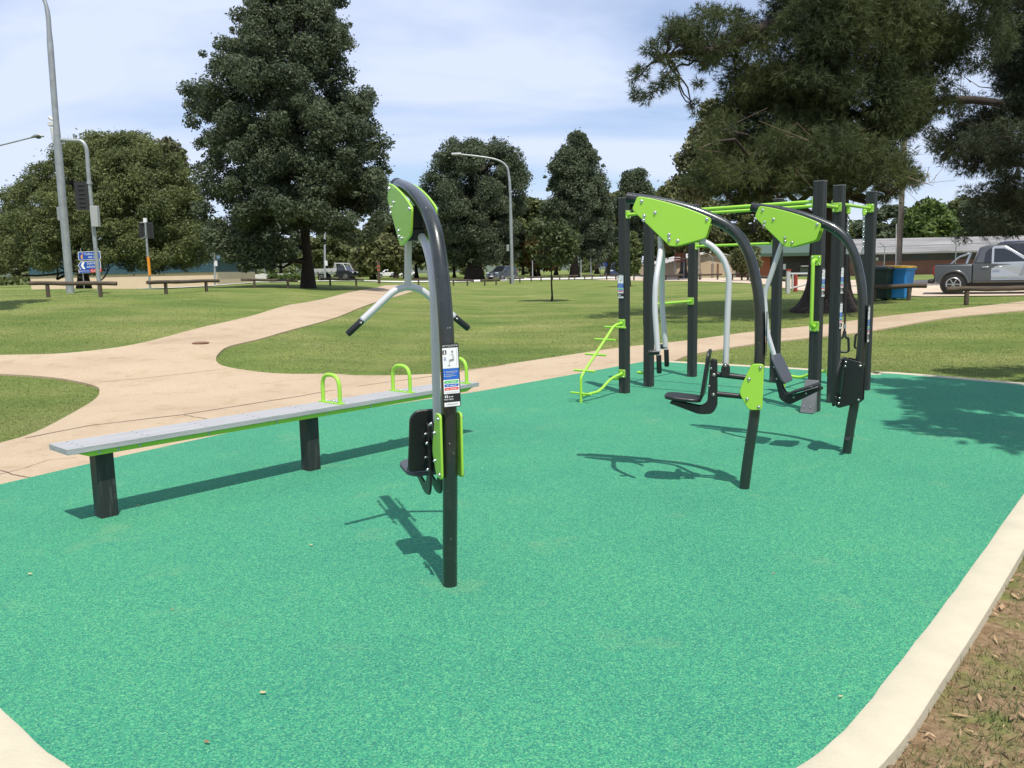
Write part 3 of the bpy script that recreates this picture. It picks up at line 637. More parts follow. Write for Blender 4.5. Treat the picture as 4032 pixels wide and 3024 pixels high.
# ------------------------------------------------------------------ trees
def blobleaves(cl,n,size,flat=.8,outb=.55,narrow=.5,shell=2.6):
    cl=np.array(cl);wts=cl[:,3]**2;idx=rng.choice(len(cl),n,p=wts/wts.sum())
    d=rng.normal(size=(n,3));d/=np.linalg.norm(d,axis=1)[:,None]
    r=rng.random(n)**(1/shell)*(1+.22*rng.normal(size=n)*(rng.random(n)<.3))
    c=cl[idx,:3]+d*(cl[idx,3]*r)[:,None]*np.array([1,1,flat])
    nn=d*outb+np.array([0,0,.35])+rng.normal(size=(n,3))*.6;nn/=np.linalg.norm(nn,axis=1)[:,None]
    t=rng.normal(size=(n,3));a=np.cross(nn,t);a/=np.linalg.norm(a,axis=1)[:,None];b=np.cross(nn,a)
    s=size*(.6+.8*rng.random(n))[:,None]
    v=np.stack([c-a*s,c+b*s*narrow-a*s*.1,c+a*s,c-b*s*narrow-a*s*.1],1)
    return v.reshape(-1,3)
def needles(cl,ntuft,k,length,width,flat=.75,droop=-.15,shell=2.4):
    cl=np.array(cl);wts=cl[:,3]**2;idx=rng.choice(len(cl),ntuft,p=wts/wts.sum())
    d=rng.normal(size=(ntuft,3));d/=np.linalg.norm(d,axis=1)[:,None]
    r=rng.random(ntuft)**(1/shell)*(1+.2*rng.normal(size=ntuft)*(rng.random(ntuft)<.35))
    c=cl[idx,:3]+d*(cl[idx,3]*r)[:,None]*np.array([1,1,flat])
    m=d*.8+np.array([0,0,droop])+rng.normal(size=(ntuft,3))*.35
    c=np.repeat(c,k,0);m=np.repeat(m,k,0)+rng.normal(size=(ntuft*k,3))*.55;m/=np.linalg.norm(m,axis=1)[:,None]
    t=rng.normal(size=(ntuft*k,3));s=np.cross(m,t);s/=np.linalg.norm(s,axis=1)[:,None]
    l=length*(.6+.7*rng.random(ntuft*k))[:,None]
    v=np.stack([c-s*width,c+s*width,c+m*l+s*width*.35,c+m*l-s*width*.35],1);return v.reshape(-1,3)
def limb(m,p,q,r0,r1,sag=.12,n=5,wob=.08):
    p=Vector(p);q=Vector(q);Ln=(q-p).length;P=[]
    for i in range(n+1):
        t=i/n;x=p.lerp(q,t)+Vector((0,0,-sag*Ln*math.sin(math.pi*t)))
        if 0<i<n: x+=Vector((random.uniform(-1,1),random.uniform(-1,1),random.uniform(-1,1)))*wob*Ln
        P.append(x)
    P=smooth_path(P,2);k=len(P)-1
    m.tube(P,[r0+(r1-r0)*i/k for i in range(k+1)],6)
def trunk_mesh(m,b,top,r,flare=1.7,lean=0.,n=12):
    H=top-b.z;P=[];rs=[]
    for i in range(9):
        t=i/8;z=b.z-.15+(H+.15)*t;P.append((b.x+math.sin(i*1.7)*.03*H*.15+lean*t,b.y+math.cos(i*2.1)*.02*H*.15,z));rs.append(r*(1-.72*t)*(1+(flare-1)*math.exp(-t*H/(.9*r*2))))
    m.tube(P,rs,n)
def rows_clumps(rows,Y,n,rr,inset=.8):
    """crown as a solid of revolution-like volume about its axis, filled with leaf clumps"""
    ys=[r[0] for r in rows];out=[];sc=Y/FPX
    tot=0
    while len(out)<n and tot<n*40:
        tot+=1;r=random.uniform(*rr);py=random.uniform(ys[0]+r/sc*.75,ys[-1]-r/sc*.5);x0=np.interp(py,ys,[r[1] for r in rows]);x1=np.interp(py,ys,[r[2] for r in rows])
        if random.random()>(x1-x0)/max(r[2]-r[1] for r in rows): continue
        cx=(x0+x1)/2;hw=(x1-x0)/2;k=max(.05,(hw*sc-r*inset)/(hw*sc)) if hw>0 else .1
        a=random.uniform(0,2*math.pi);q=random.random()**.38*k
        px=cx+hw*q*math.cos(a);dz=hw*sc*q*math.sin(a);P=D(px,py,Y+dz);out.append((P.x,P.y,P.z,r))
    return out
def tree(label,px,Y,rows,n,rr,leaf,nl,size,trunk_r,bark=BARK,group=None,name='tree',narrow=.5,cat='tree',top_f=.75,limbs=16,shell=2.6,extra=None,flat=.8,spikes=0):
    b=base(px,Y);cl=rows_clumps(rows,Y,n,rr)
    if spikes:
        sc=Y/FPX;ys=[r[0] for r in rows]
        for k in range(spikes):
            py=random.uniform(ys[0],ys[-1]);x0=np.interp(py,ys,[r[1] for r in rows]);x1=np.interp(py,ys,[r[2] for r in rows]);a=random.uniform(0,6.283);hw=(x1-x0)/2*random.uniform(.82,.96);P=D((x0+x1)/2+hw*math.cos(a),py-random.uniform(-.2,.3)/sc,Y+hw*sc*math.sin(a));cl.append((P.x,P.y,P.z,random.uniform(.18,.42)*rr[0]*1.5))
    if extra: cl+=[(*D(x,y,Y+dz),r) for x,y,dz,r in extra]
    t=empty(name,b);tag(t,label,cat,group)
    zs=[c[2] for c in cl];top=min(zs)+(max(zs)-min(zs))*top_f
    m=MB();trunk_mesh(m,Vector((0,0,0)),top-b.z,trunk_r)
    for c in random.sample(cl,min(limbs,len(cl))):
        z0=max(min(zs)-b.z+.1,(c[2]-b.z)-abs(random.gauss(.9,.5))*1.2-.3);limb(m,(0,0,max(.8,min(z0,top-b.z))),(c[0]-b.x,c[1]-b.y,c[2]-b.z),trunk_r*.32,.02)
    m.build('trunk',bark,t,smooth=60)
    v=blobleaves(cl,nl,size,narrow=narrow,shell=shell,flat=flat)-np.array([b.x,b.y,b.z]);rawmesh('crown',v,4,leaf,t)
    return t
big=[(-260,1060,1260),(-150,1010,1290),(-60,960,1320),(20,915,1385),(100,890,1420),(180,820,1410),(280,715,1395),(360,705,1480),(430,700,1530),(540,725,1560),(640,760,1590),(720,745,1575),(800,742,1560),(880,760,1540),(945,790,1490)]
tree('tall dark green pyramidal tree with a thick trunk at the bend of the left path',1212,50,big,360,(.45,1.0),LF_DARK,340000,.088,.31,narrow=.5,limbs=40,shell=2.4,spikes=170,extra=[(px,py,dz,r) for px,py,r in((830,930,.6),(870,970,.6),(900,1010,.5),(940,950,.7),(960,1000,.6),(1000,960,.7),(1000,1030,.5),(1040,990,.6),(1060,1040,.45),(1090,950,.6),(1110,1000,.5),(960,1050,.4),(1140,960,.4),(1440,930,.5),(1400,950,.4),(1470,900,.6),(1500,860,.6),(1370,930,.35)) for dz in(-3.2,-1.5,.6)]+[(random.uniform(1000,1330)+(py-300)*.02,py,random.uniform(1.,4.),random.uniform(.8,1.2)) for py in range(-40,860,22)]+[(random.uniform(860,1450),py,random.uniform(-1.,2.5),random.uniform(.7,1.1)) for py in range(420,860,14)])
elm=[(505,330,520),(560,270,620),(620,170,700),(690,80,770),(760,0,810),(840,-90,840),(920,-130,860),(1000,-150,870),(1040,-140,850),(1070,-100,800)]
tree('broad round olive green tree behind the traffic signals, left edge of the photo',330,72,elm,330,(.6,1.5),LF_MID,290000,.12,.45,limbs=30,shell=2.4,narrow=.4,spikes=150)
tree('pale wispy gum tree rising behind the shoulder of the broad round tree',650,96,[(545,620,700),(600,590,735),(680,585,760),(800,600,800),(950,610,820)],50,(.8,1.5),LF_PALE,20000,.26,.3,bark=BARKP,shell=1.8)
tree('round dark tree behind the centre street lamp with a short thick trunk',1868,112,[(538,1790,1950),(570,1735,2010),(620,1675,2065),(690,1650,2098),(760,1640,2105),(840,1645,2100),(920,1680,2070),(1000,1690,2050),(1040,1720,2030)],210,(.8,1.9),LF_DARK,165000,.15,.9,limbs=16,shell=2.4,spikes=90)
tree('dark upright tree with a tapering top, right of the centre street lamp',2262,114,[(518,2240,2285),(560,2215,2330),(620,2160,2380),(700,2130,2405),(780,2118,2415),(860,2125,2425),(940,2135,2430),(1000,2150,2420),(1040,2180,2380)],210,(.65,1.6),LF_DARK,140000,.155,.5,limbs=14,shell=2.4,spikes=90)
tree('small dark tree peeping over the gap beside the left climbing frame post',2500,128,[(662,2480,2520),(700,2440,2560),(760,2415,2590),(840,2410,2600),(930,2420,2590),(1000,2430,2570)],60,(.8,1.6),LF_DARK,40000,.19,.4,shell=2.4)
tree('slender young tree with a thin bare stem on the open lawn',2172,37,[(835,2110,2230),(880,2070,2265),(940,2050,2300),(1000,2055,2300),(1050,2080,2270)],42,(.28,.6),leafmat('young_leaf',(.10,.125,.045),(.06,.08,.032)),4600,.08,.045,limbs=14,shell=1.8)
tree('small light green tree just right of the first climbing frame post',2480,60,[(905,2455,2510),(960,2425,2530),(1030,2410,2540),(1075,2430,2520)],22,(.35,.7),LF_MID,5000,.13,.06)
tree('olive leafy tree left of the big pine, above the tan shed',2690,86,[(690,2620,2740),(760,2585,2790),(840,2570,2830),(920,2580,2850),(985,2610,2840)],55,(1.,2.),LF_OLIVE,34000,.2,.35)
tree('pale gum tree half hidden behind the left side of the big pine',2740,76,[(380,2770,2860),(450,2740,2900),(520,2690,2900),(600,2640,2890),(680,2630,2880),(780,2650,2850)],60,(.6,1.3),LF_PALE,16000,.2,.35,bark=BARKP,shell=1.8)
tree('bright green tree beyond the long brick building at right',3630,98,[(775,3620,3660),(820,3575,3735),(880,3560,3770),(940,3550,3790),(990,3560,3780)],40,(.8,1.7),LF_BRIGHT,13000,.27,.3)
tree('drooping willowy tree behind the white tray ute',1470,122,[(905,1440,1530),(960,1380,1600),(1020,1370,1640),(1070,1390,1640)],44,(1.2,2.2),LF_OLIVE,13000,.34,.4)
tree('low leafy tree with an autumn tint beyond the grey parked car',2120,135,[(900,2080,2180),(960,2050,2220),(1020,2060,2210),(1060,2080,2190)],34,(1.,1.8),LF_AUT,9000,.32,.3)
tree('thin leafy tree in front of the tan shed',2945,64,[(960,2890,2990),(1000,2860,3010),(1040,2880,3000),(1075,2900,2980)],26,(.4,.9),LF_OLIVE,5000,.15,.09,bark=BARKP)
# belt of trees far away: a few kinds copied with their own place, turn and size
def proto(kind,leaf,hh,ww,nl,bark=BARK):
    t=empty('background_tree');cl=[]
    for k in range(40):
        a=random.uniform(0,6.28);u=random.random();z=hh*(.28+.72*u);q=ww*math.sqrt(max(0,1-((u-.4)/.62)**2))*random.random()**.4
        cl.append((q*math.cos(a),q*math.sin(a),z*.93,random.uniform(.12,.24)*ww*1.2))
    m=MB();trunk_mesh(m,Vector((0,0,0)),hh*.7,hh*.028)
    for c in cl[:9]: limb(m,(0,0,hh*.3),c[:3],hh*.012,.03)
    m.build('trunk',bark,t,smooth=60);rawmesh('crown',blobleaves(cl,int(nl*1.6),.3,shell=2.6),4,leaf,t);return t
prs=[proto(0,LF_DARK,11,4.6,9000),proto(1,LF_MID,9.5,4.8,9000),proto(2,LF_OLIVE,12,4.4,8000,BARKP),proto(3,LF_AUT,6.5,3.4,5000)]
BG=[(840,150,1,.9,'shrubby tree behind the right end of the cream building'),(905,165,0,.8,'dark tree showing under the left skirt of the tall pyramidal tree'),(1010,170,2,.75,'olive tree far behind the white boundary wall'),(1110,160,0,.85,'dark tree directly behind the tall pyramidal tree trunk'),
(1290,175,1,.8,'mid green tree right of the tall trunk, over the tray ute'),(1345,190,2,.85,'pale olive tree above the rear of the tray ute'),(1560,165,0,.9,'dark tree behind the pull-down handlebar, left'),(1640,150,1,.95,'leafy tree just left of the first machine arm'),(1720,170,0,1.,'dark tree behind the curved arm of the first machine'),
(1790,150,1,.8,'low leafy tree beside the round dark tree trunk'),(2010,165,0,.95,'dark tree filling the gap behind the centre lamp pole'),(2060,185,3,1.3,'rust coloured tree behind the centre lamp pole'),(2190,160,0,.9,'dark tree behind the slender young tree'),(2350,170,0,.9,'dark tree left of the small blue road sign'),(2420,190,1,.95,'mid green tree over the small blue road sign'),
(2560,150,0,.85,'dark tree between the second and third climbing frame posts'),(2640,160,1,.95,'leafy tree behind the red board at the fence'),(2830,150,0,1.,'dark tree behind the tan shed'),(2960,140,2,.9,'olive tree behind the dark hall roof'),(3080,150,0,1.,'dark tree behind the hanging seat lever'),
(3420,150,1,.75,'mid green tree left of the timber power pole'),(3500,140,0,.8,'dark tree directly behind the timber power pole'),(3800,140,2,.8,'olive tree over the middle of the brick building roof'),(3900,130,0,.9,'dark tree over the cab of the silver and grey pickup'),(4010,140,1,.9,'mid green tree at the right edge over the brick building'),(1600,140,1,1.,'bushy mid green tree behind the pull-down machine, left of its lever'),(1745,135,0,1.05,'dark tree between the pull-down machine arm and the round dark tree'),(2100,140,1,1.1,'mid green tree between the centre lamp pole and the dark upright tree'),(2395,140,2,1.,'olive tree just left of the first climbing frame post'),(2600,135,1,1.1,'mid green tree between the second and third frame posts, behind the fence'),(700,140,1,.9,'mid green tree behind the cream building roof'),(-60,150,0,.9,'dark tree at the far left edge behind the broad round tree'),(150,160,1,.8,'mid green tree low behind the large lamp pole')]
for i,(px,Y,k,s,lb) in enumerate(BG):
    first=not prs[k].get('used');o=prs[k] if first else copy_tree(prs[k]);prs[k]['used']=1
    b=base(px,Y);o.location=b;o.rotation_euler=(0,0,random.uniform(0,6.28));s*=random.uniform(1.12,1.32);o.scale=(s*random.uniform(1.,1.2),)*2+(s,)
    tag(o,lb,'tree','trees far across the road')
for p in prs:
    if 'used' in p: del p['used']
for o in list(C.objects):
    if 'used' in o: del o['used']
def far_wood():
    cl=[]
    for i in range(560):
        x=random.uniform(-230,260);Y=random.uniform(205,290);cl.append((x,Y,random.uniform(.5,10.5),random.uniform(1.6,3.)))
    o=rawmesh('far_wood',blobleaves(cl,60000,.75,shell=3.),4,LF_MID);tag(o,'far belt of mixed dark green trees along the horizon','trees',kind='stuff')
far_wood()
# shrubs by the road
for (px,Y,wd,hg,lb) in((1135,96,2.,.7,'low clipped hedge behind the log rail beside the tall trunk'),):
    b=base(px,Y);t=empty('hedge',b);tag(t,lb,'hedge')
    cl=[(random.uniform(-wd,wd),random.uniform(-.5,.5),random.uniform(.3,1.)*hg,.5) for _ in range(24)];rawmesh('foliage',blobleaves(cl,3500,.14),4,LF_BRIGHT,t)
# ---- the big pine
def crop6(x,y): return (2400+x*.7378,y*.7378)
def pine():
    Y=24.5;b=base(3262,Y);t=empty('pine_tree',b);tag(t,'huge dark pine with a long drooping bough and flared trunk behind the climbing frame','pine tree')
    sc=Y/FPX;cl=[]
    bough=[(300,180,85),(380,150,75),(235,255,65),(165,380,48),(150,495,42),(255,480,48),(320,420,55),(330,335,55),(430,260,75),(500,200,85),(590,90,60),(665,75,48),(540,330,58),(470,440,34),(455,560,33),(450,615,26),(120,430,24),(200,530,30),(340,130,50),(560,60,38),(700,150,80),(640,250,75),(410,200,60),(280,300,40),(130,510,22)]
    bc=[]
    for x,y,r in bough:
        for k in range(3):
            px,py=crop6(x+random.uniform(-.3,.3)*r,y+random.uniform(-.3,.3)*r);P=D(px,py,Y-1.2+random.uniform(-1.1,.8));bc.append((P.x,P.y,P.z,r*.7378*sc*random.uniform(.62,.98)))
    rows=[(-560,3120,3420),(-420,2980,3560),(-250,2900,3720),(-100,2900,3800),(30,2920,3800),(140,2830,3820),(300,2830,3780),(400,2850,3740),(500,2800,3640),(600,2750,3620),(680,2720,3680),(740,2740,3690),(790,2820,3690)]
    cl=rows_clumps(rows,Y,380,(.35,.85),.75)
    lowb=[]
    for k in range(46):
        P=D(random.uniform(3680,3960),random.uniform(-260,190),Y+random.uniform(-2,2));cl.append((P.x,P.y,P.z,random.uniform(.3,.62)))
    for px,py,r in((3600,440,.4),(3650,420,.4),(3720,390,.45),(3700,250,.5),(3640,330,.5),(3760,180,.5),(3820,240,.4),(3560,430,.5),(3500,480,.55),(2700,120,.5),(2740,180,.55),(2800,230,.55),(2850,160,.6),(2780,60,.45),(2900,420,.55),(2850,470,.5)):
        for k in range(3): P=D(px+random.uniform(-40,40),py+random.uniform(-40,40),Y+random.uniform(-1.2,1.2));cl.append((P.x,P.y,P.z,r*random.uniform(.6,.9)))
    for px,py,r in((3290,560,150),(3180,600,140),(3080,560,120),(3380,640,120),(3480,620,110),(3560,680,70),(3600,700,45),(2980,640,120),(2880,620,110),(2830,690,90),(3020,720,90),(3130,700,90),(3250,700,90),(3380,720,70),(2760,640,60),(2740,700,50),(3620,690,34),(2850,500,80),(2790,560,60)):
        for k in range(3):
            P=D(px+random.uniform(-.4,.4)*r,py+random.uniform(-.4,.4)*r,Y-2.6+random.uniform(-1.3,1.6));lowb.append((P.x,P.y,P.z,r*sc*random.uniform(.45,.8)))
    allc=cl+lowb+bc
    o=np.array([b.x,b.y,b.z])
    rawmesh('crown',needles(allc,84000,9,.155,.0065)-o,4,NEEDLE,t)
    m=MB();H=15.;P=[];rs=[]
    for i,z in enumerate([-.2,0,.12,.25,.4,.6,.85,1.2,1.7,2.4,3.4,4.6,6.2,8.2,10.5,H]):
        q=max(z,0)/H;P.append((math.sin(i*1.3)*.12*q,math.cos(i*1.9)*.1*q,z));rs.append(.60*(1-.8*q)*(1+.8*math.exp(-max(z,0)/.33)))
    m.tube(P,rs,18)
    for c in random.sample(cl,34)+random.sample(lowb,20):
        z0=min(max(3.2,c[2]-b.z+random.uniform(-.6,.7)),13);limb(m,(0,0,z0),(c[0]-b.x,c[1]-b.y,c[2]-b.z),.10,.02,.06)
    q=[D(*crop6(x,y),Y-1.3)-b for x,y in((640,260),(430,275),(300,300),(250,300))];m.tube(smooth_path([Vector((0,-.2,8.0)),Vector((-2.2,-.9,7.8))]+q,3),[.16]*4+[.12]*4+[.09]*4+[.06]*3+[.04],8)
    for c in random.sample(bc,18): limb(m,(q[1]+q[0])/2 if random.random()<.5 else q[2],(c[0]-b.x,c[1]-b.y,c[2]-b.z),.035,.012,.02)
    for k in range(40): # bare dead twigs
        c=random.choice(lowb+cl[:60]);p=Vector((c[0]-b.x,c[1]-b.y-.35,c[2]-b.z));m.tube([p,p+Vector((random.uniform(-.5,.5),random.uniform(-.4,.1),random.uniform(-.25,.35))),p+Vector((random.uniform(-.9,.9),random.uniform(-.5,.1),random.uniform(-.5,.4)))],[.010,.007,.004],5,1)
    m.build('trunk',[BARK,DEAD],t,smooth=60)
pine()
def cedar():
    Y=41.;b=base(4230,Y);t=empty('cedar_tree',b);tag(t,'dark spreading conifer at the right edge, its boughs hanging over the pickup','conifer')
    rows=[(-500,4000,4400),(-250,3900,4500),(-50,3860,4560),(100,3850,4600),(250,3880,4620),(400,3860,4640),(480,3700,4640),(540,3620,4650),(600,3640,4660),(660,3700,4660),(740,3800,4660),(830,3790,4650),(900,3800,4640)]
    cl=rows_clumps(rows,Y,330,(.5,1.2),.7)
    for px,py,r in((3590,470,.5),(3640,430,.5),(3700,410,.55),(3760,420,.6),(3820,400,.6),(3600,510,.35),(3660,520,.35),(3700,560,.5),(3640,480,.3),(3760,600,.6),(3800,660,.6),(3850,560,.6),(3830,760,.6),(3830,850,.6),(3900,450,.5),(3990,330,.6),(3960,120,.55),(4010,220,.6),(3790,930,.4),(3900,900,.7),(3990,900,.7)):
        P=D(px,py,Y-1.5+random.uniform(-1,1));cl.append((P.x,P.y,P.z,r))
    o=np.array([b.x,b.y,b.z]);rawmesh('crown',needles(cl,62000,9,.23,.0115)-o,4,NEEDLE2,t)
    m=MB();trunk_mesh(m,Vector((0,0,0)),16,.7)
    for c in random.sample(cl,40): limb(m,(0,0,min(max(2.5,c[2]-b.z-.2),12)),(c[0]-b.x,c[1]-b.y,c[2]-b.z),.12,.03,.04)
    q=[D(x,y,Y-2)-b for x,y in((4032,440),(3850,395),(3700,400),(3610,440),(3560,490))];m.tube(smooth_path([Vector((0,0,6.2))]+q,3),[.2]*4+[.17]*4+[.14]*4+[.11]*4,9)
    for k in range(22):
        p=D(random.uniform(3780,4032),random.uniform(230,620),Y-2)-b;m.tube([p,p+Vector((random.uniform(-.7,.3),0,random.uniform(-.5,.5))),p+Vector((random.uniform(-1.2,.4),.2,random.uniform(-.9,.9)))],[.03,.02,.008],5)
    m.build('trunk',BARK,t,smooth=60)
cedar()
# tree standing just out of the picture at right, whose shade falls on the pad
def shade_tree():
    b=Vector((10.6,4.6,z1(10.6,4.6)-.03));t=empty('shade_tree',b);tag(t,'spreading tree outside the right edge that shades the corner of the rubber pad','tree')
    cl=[]
    for x,y,n_,s_ in((6.6,6.1,16,1.1),(7.9,5.6,26,1.5),(9.5,5.,30,1.8),(10.7,4.2,30,2.),(8.9,7.6,22,1.5),(11.,7.,22,1.8),(5.6,4.9,6,.55),(6.1,3.6,7,.6)):
        for k in range(n_): cl.append((x+random.gauss(0,s_*.5)-b.x,y+random.gauss(0,s_*.42)-b.y,random.uniform(6.6,9.2)-b.z,random.uniform(.25,.55)))
    rawmesh('crown',blobleaves(cl,26000,.11),4,LF_MID,t)
    m=MB();trunk_mesh(m,Vector((0,0,0)),7.5,.35)
    for c in random.sample(cl,26): limb(m,(0,0,random.uniform(3.5,6.)),c[:3],.1,.02)
    m.build('trunk',BARK,t,smooth=60)
shade_tree()
def shade_tree_left():
    x0,y0=-15.6,18.6;b=Vector((x0,y0,z1(x0,y0)-.03));t=empty('shade_tree',b);tag(t,'tall tree outside the left edge that shades the lawn corner by the log rail','tree')
    cl=[(random.gauss(1.2,.75),random.gauss(.4,1.),random.uniform(8.5,12.5),random.uniform(.5,.9)) for k in range(60)];cl=[c for c in cl if c[0]<2.6]
    rawmesh('crown',blobleaves(cl,24000,.13),4,LF_MID,t);m=MB();trunk_mesh(m,Vector((0,0,0)),10.5,.32)
    for c in random.sample(cl,20): limb(m,(0,0,random.uniform(5,8.5)),c[:3],.09,.02)
    m.build('trunk',BARK,t,smooth=60)
shade_tree_left()
# ------------------------------------------------------------------ log rails
def log_rail(label,p0,p1,post_t,zr=None,r=.085,hh=.47):
    p0=Vector(p0);p1=Vector(p1);c=(p0+p1)/2;d=(p1-p0);Ln=d.length;a=math.atan2(d.y,d.x)
    t=empty('log_rail',(c.x,c.y,z1(c.x,c.y)-GDROP),a);tag(t,label,'log rail','timber log rails round the lawn')
    dz=0.
    za,zb=z1(p0.x,p0.y)-z1(c.x,c.y),z1(p1.x,p1.y)-z1(c.x,c.y)
    P=[(-Ln/2+Ln*i/8,.012*math.sin(i*2.1),hh+za+(zb-za)*i/8+.008*math.sin(i*1.3)) for i in range(9)]
    m=MB();m.tube(P,[r*(1+.05*math.sin(i*2.7)) for i in range(9)],12);m.build('rail',WOODL,t,smooth=50)
    for q in post_t:
        x=-Ln/2+Ln*q;zz_=za+(zb-za)*q;m=MB();m.tube([(x,0,zz_-.3),(x,0,zz_+hh-.06)],[r*.95,r*.92],10);m.build('post',WOODL,t,smooth=50)
def bb(px,Y): p=base(px,Y);return p
LR=[((118,27.),(462,27.5),(.20,.80),'long log rail at the far left, in front of the large lamp pole',.066),((583,31),(860,37),(.22,.80),'log rail in front of the small signal post with the orange sleeve',.072),
((950,45),(1173,46),(.23,.82),'log rail just left of the tall dark trunk, in its shade',.072),((1262,58),(1433,59),(.22,.82),'log rail between the tall dark trunk and the left path, below the tray ute',.072),
((1622,70),(1725,71),(.25,.85),'log rail behind the pull-down machine, left of its arm',.078),((1765,71),(1865,72),(.2,.75),'log rail just right of the pull-down machine arm',.078),((1893,73),(1968,76),(.2,.8),'log rail in front of the grey parked car',.078),((1999,80),(2062,85),(.15,.75),'log rail at the foot of the centre lamp pole',.078),
((2078,88),(2143,92),(.2,.8),'log rail just right of the centre lamp pole',.078),((2158,94),(2215,97),(.3,.8),'log rail directly behind the slender young tree stem',.078),((2225,97),(2275,99),(.3,.75),'log rail at the foot of the dark upright tree',.078),((2293,96),(2341,95),(.2,.8),'log rail between the dark upright tree and the small blue sign',.078),
((2368,92),(2440,88),(.3,.8),'log rail left of and behind the first climbing frame post',.078),((2470,84),(2560,80),(.3,.8),'log rail behind the second climbing frame post',.078),((2600,78),(2690,75),(.25,.8),'log rail below the red board at the fence',.078),((2735,72),(2842,70),(.2,.85),'log rail in front of the tan shed',.078),
((2868,68),(2935,64),(.25,.8),'first of the log rails turning away, right of the tan shed front',.078),((2945,62),(2985,56),(.3,.8),'short log rail behind the middle machine arm',.078),((2965,54),(3060,47),(.3,.8),'log rail running behind the hanging seat lever',.078),((3055,46),(3105,40),(.3,.9),'last log rail before the white gate',.078),
((3395,27.5),(3652,26.5),(.2,.74),'log rail in front of the two rubbish bins',.072),((3730,24.5),(4170,23.8),(.19,.85),'log rail under the side of the silver and grey pickup',.072)]
for (a,ya),(b,yb),pt,lb,r in LR: log_rail(lb,bb(a,ya),bb(b,yb),pt,r=r)
# ------------------------------------------------------------------ poles, signals and signs
def pole_thing(name,label,px,Y,cat,group=None):
    b=base(px,Y);t=empty(name,b-Vector((0,0,GDROP)));tag(t,label,cat,group);return t,b
def off(px,py,Y,b): q=D(px,py,Y)-b;return Vector((q.x,q.y,q.z))
t,b=pole_thing('street_lamp','large tapered galvanised lamp pole with a traffic camera, leaving the top of the photo',276,32,'street lamp')
Y=32
m=MB();m.tube(smooth_path([(0,0,-.1),off(230,600,Y,b),off(197,170,Y,b),off(186,40,Y,b),off(160,-25,Y,b),off(90,-80,Y,b),off(-60,-120,Y,b)],4),[.145]*5+[.11]*4+[.085]*4+[.07]*4+[.06]*8,14);m.build('pole',GALV,t,smooth=50)
m=MB();p=off(-75,-121,Y,b);m.box(p,(.7,.26,.13));m.build('lamp_head',GALV,t,bevel=.05)
m=MB();m.box(off(238,838,Y,b),(.24,.06,.5));m.build('sign_back',GALV,t,bevel=.01)
m=MB();m.tube([off(213,560,Y,b),off(209,528,Y,b),off(206,500,Y,b)],[.05,.07,.09],10);m.box(off(203,485,Y,b),(.2,.2,.16));m.tube([off(192,458,Y,b),off(212,472,Y,b)],.06,10);m.tube([off(214,555,Y,b),off(224,560,Y,b)],.03,8);m.build('traffic_camera',mat('white_housing',(.6,.6,.58),.4),t,bevel=.015)
m=MB();m.tube(smooth_path([off(210,515,Y,b),off(204,540,Y,b),off(214,558,Y,b)],3),.015,6);m.build('cable',DARKG,t)
def signal_head(t,c,wd,hg,face,name='signal_head',n=3):
    m=MB();m.prism(_rp([(-wd/2,-hg/2),(wd/2,-hg/2),(wd/2,hg/2),(-wd/2,hg/2)],.07,3),c,(1,0,0),(0,0,1),(0,1,0),-.02,.02);o=m.build(name,DARKG,t)
    m=MB();m.box((c.x,c.y+face*.14,c.z),(wd*.5,.22,hg*.84))
    for k in range(n):
        z=c.z+hg*.28-hg*.28*k*(2/(n-1)) if n>1 else c.z;m.tube([(c.x,c.y+face*.25,z),(c.x,c.y+face*.42,z-.02)],wd*.19,10)
    for k in range(6): m.box((c.x,c.y-face*.035,c.z-hg*.38+hg*.15*k),(wd*.46,.03,.03))
    m.build('lantern_housing',DARKG,o,bevel=.01)
t,b=pole_thing('traffic_signal','galvanised signal mast curving over at its top, with a black lantern and grey box',392,31,'traffic signal');Y=31
m=MB();m.tube(bend([(0,0,-.1),off(351,718,Y,b),off(341,580,Y,b),off(325,552,Y,b),off(240,548,Y,b)],.35,6),[.085,.07]+[.055]*26 if False else .072,12);m.build('mast',GALV,t,smooth=50)
signal_head(t,off(326,768,Y,b)+Vector((0,-.05,0)),.50,1.02,1)
m=MB();m.box(off(379,850,Y,b)+Vector((.02,-.12,0)),(.26,.2,.75));m.build('control_box',mat('grey_enamel',(.36,.37,.36),.5),t,bevel=.015)
m=MB();m.tube([off(352,722,Y,b),off(352,712,Y,b)],.1,12);m.build('collar',GALV,t)
t,b=pole_thing('traffic_signal','small signal post with an orange sleeve and two black lanterns',591,58,'traffic signal');Y=58
m=MB();m.tube([(0,0,-.1),off(571,858,Y,b)],.075,10);m.build('post',GALV,t)
m=MB();m.tube([off(590,1083,Y,b),off(583,1010,Y,b)],.095,12);m.build('orange_sleeve',ORANGE,t)
m=MB();m.tube([off(572,874,Y,b),off(571,857,Y,b)],.13,10);m.build('white_cap',WHITE,t)
signal_head(t,off(560,905,Y,b),.42,1.1,1);signal_head(t,off(592,905,Y,b),.42,1.1,1)
m=MB();m.tube(bend([off(553,875,Y,b)+Vector((0,-.1,0)),off(575,874,Y,b)+Vector((0,-.1,0)),off(578,932,Y,b)+Vector((0,-.1,0)),off(558,938,Y,b)+Vector((0,-.1,0))],.2,4),.03,8);m.build('bracket',GALV,t)
t,b=pole_thing('street_lamp','cobra-head lamp on a thin arm reaching in from the left edge',-260,40,'street lamp');Y=40
m=MB();m.tube([(0,0,-.1),off(-275,640,Y,b)],[.12,.07],12);m.build('pole',GALV,t)
m=MB();m.tube([off(-275,640,Y,b),off(0,570,Y,b),off(128,538,Y,b)],.035,8);m.build('arm',GALV,t)
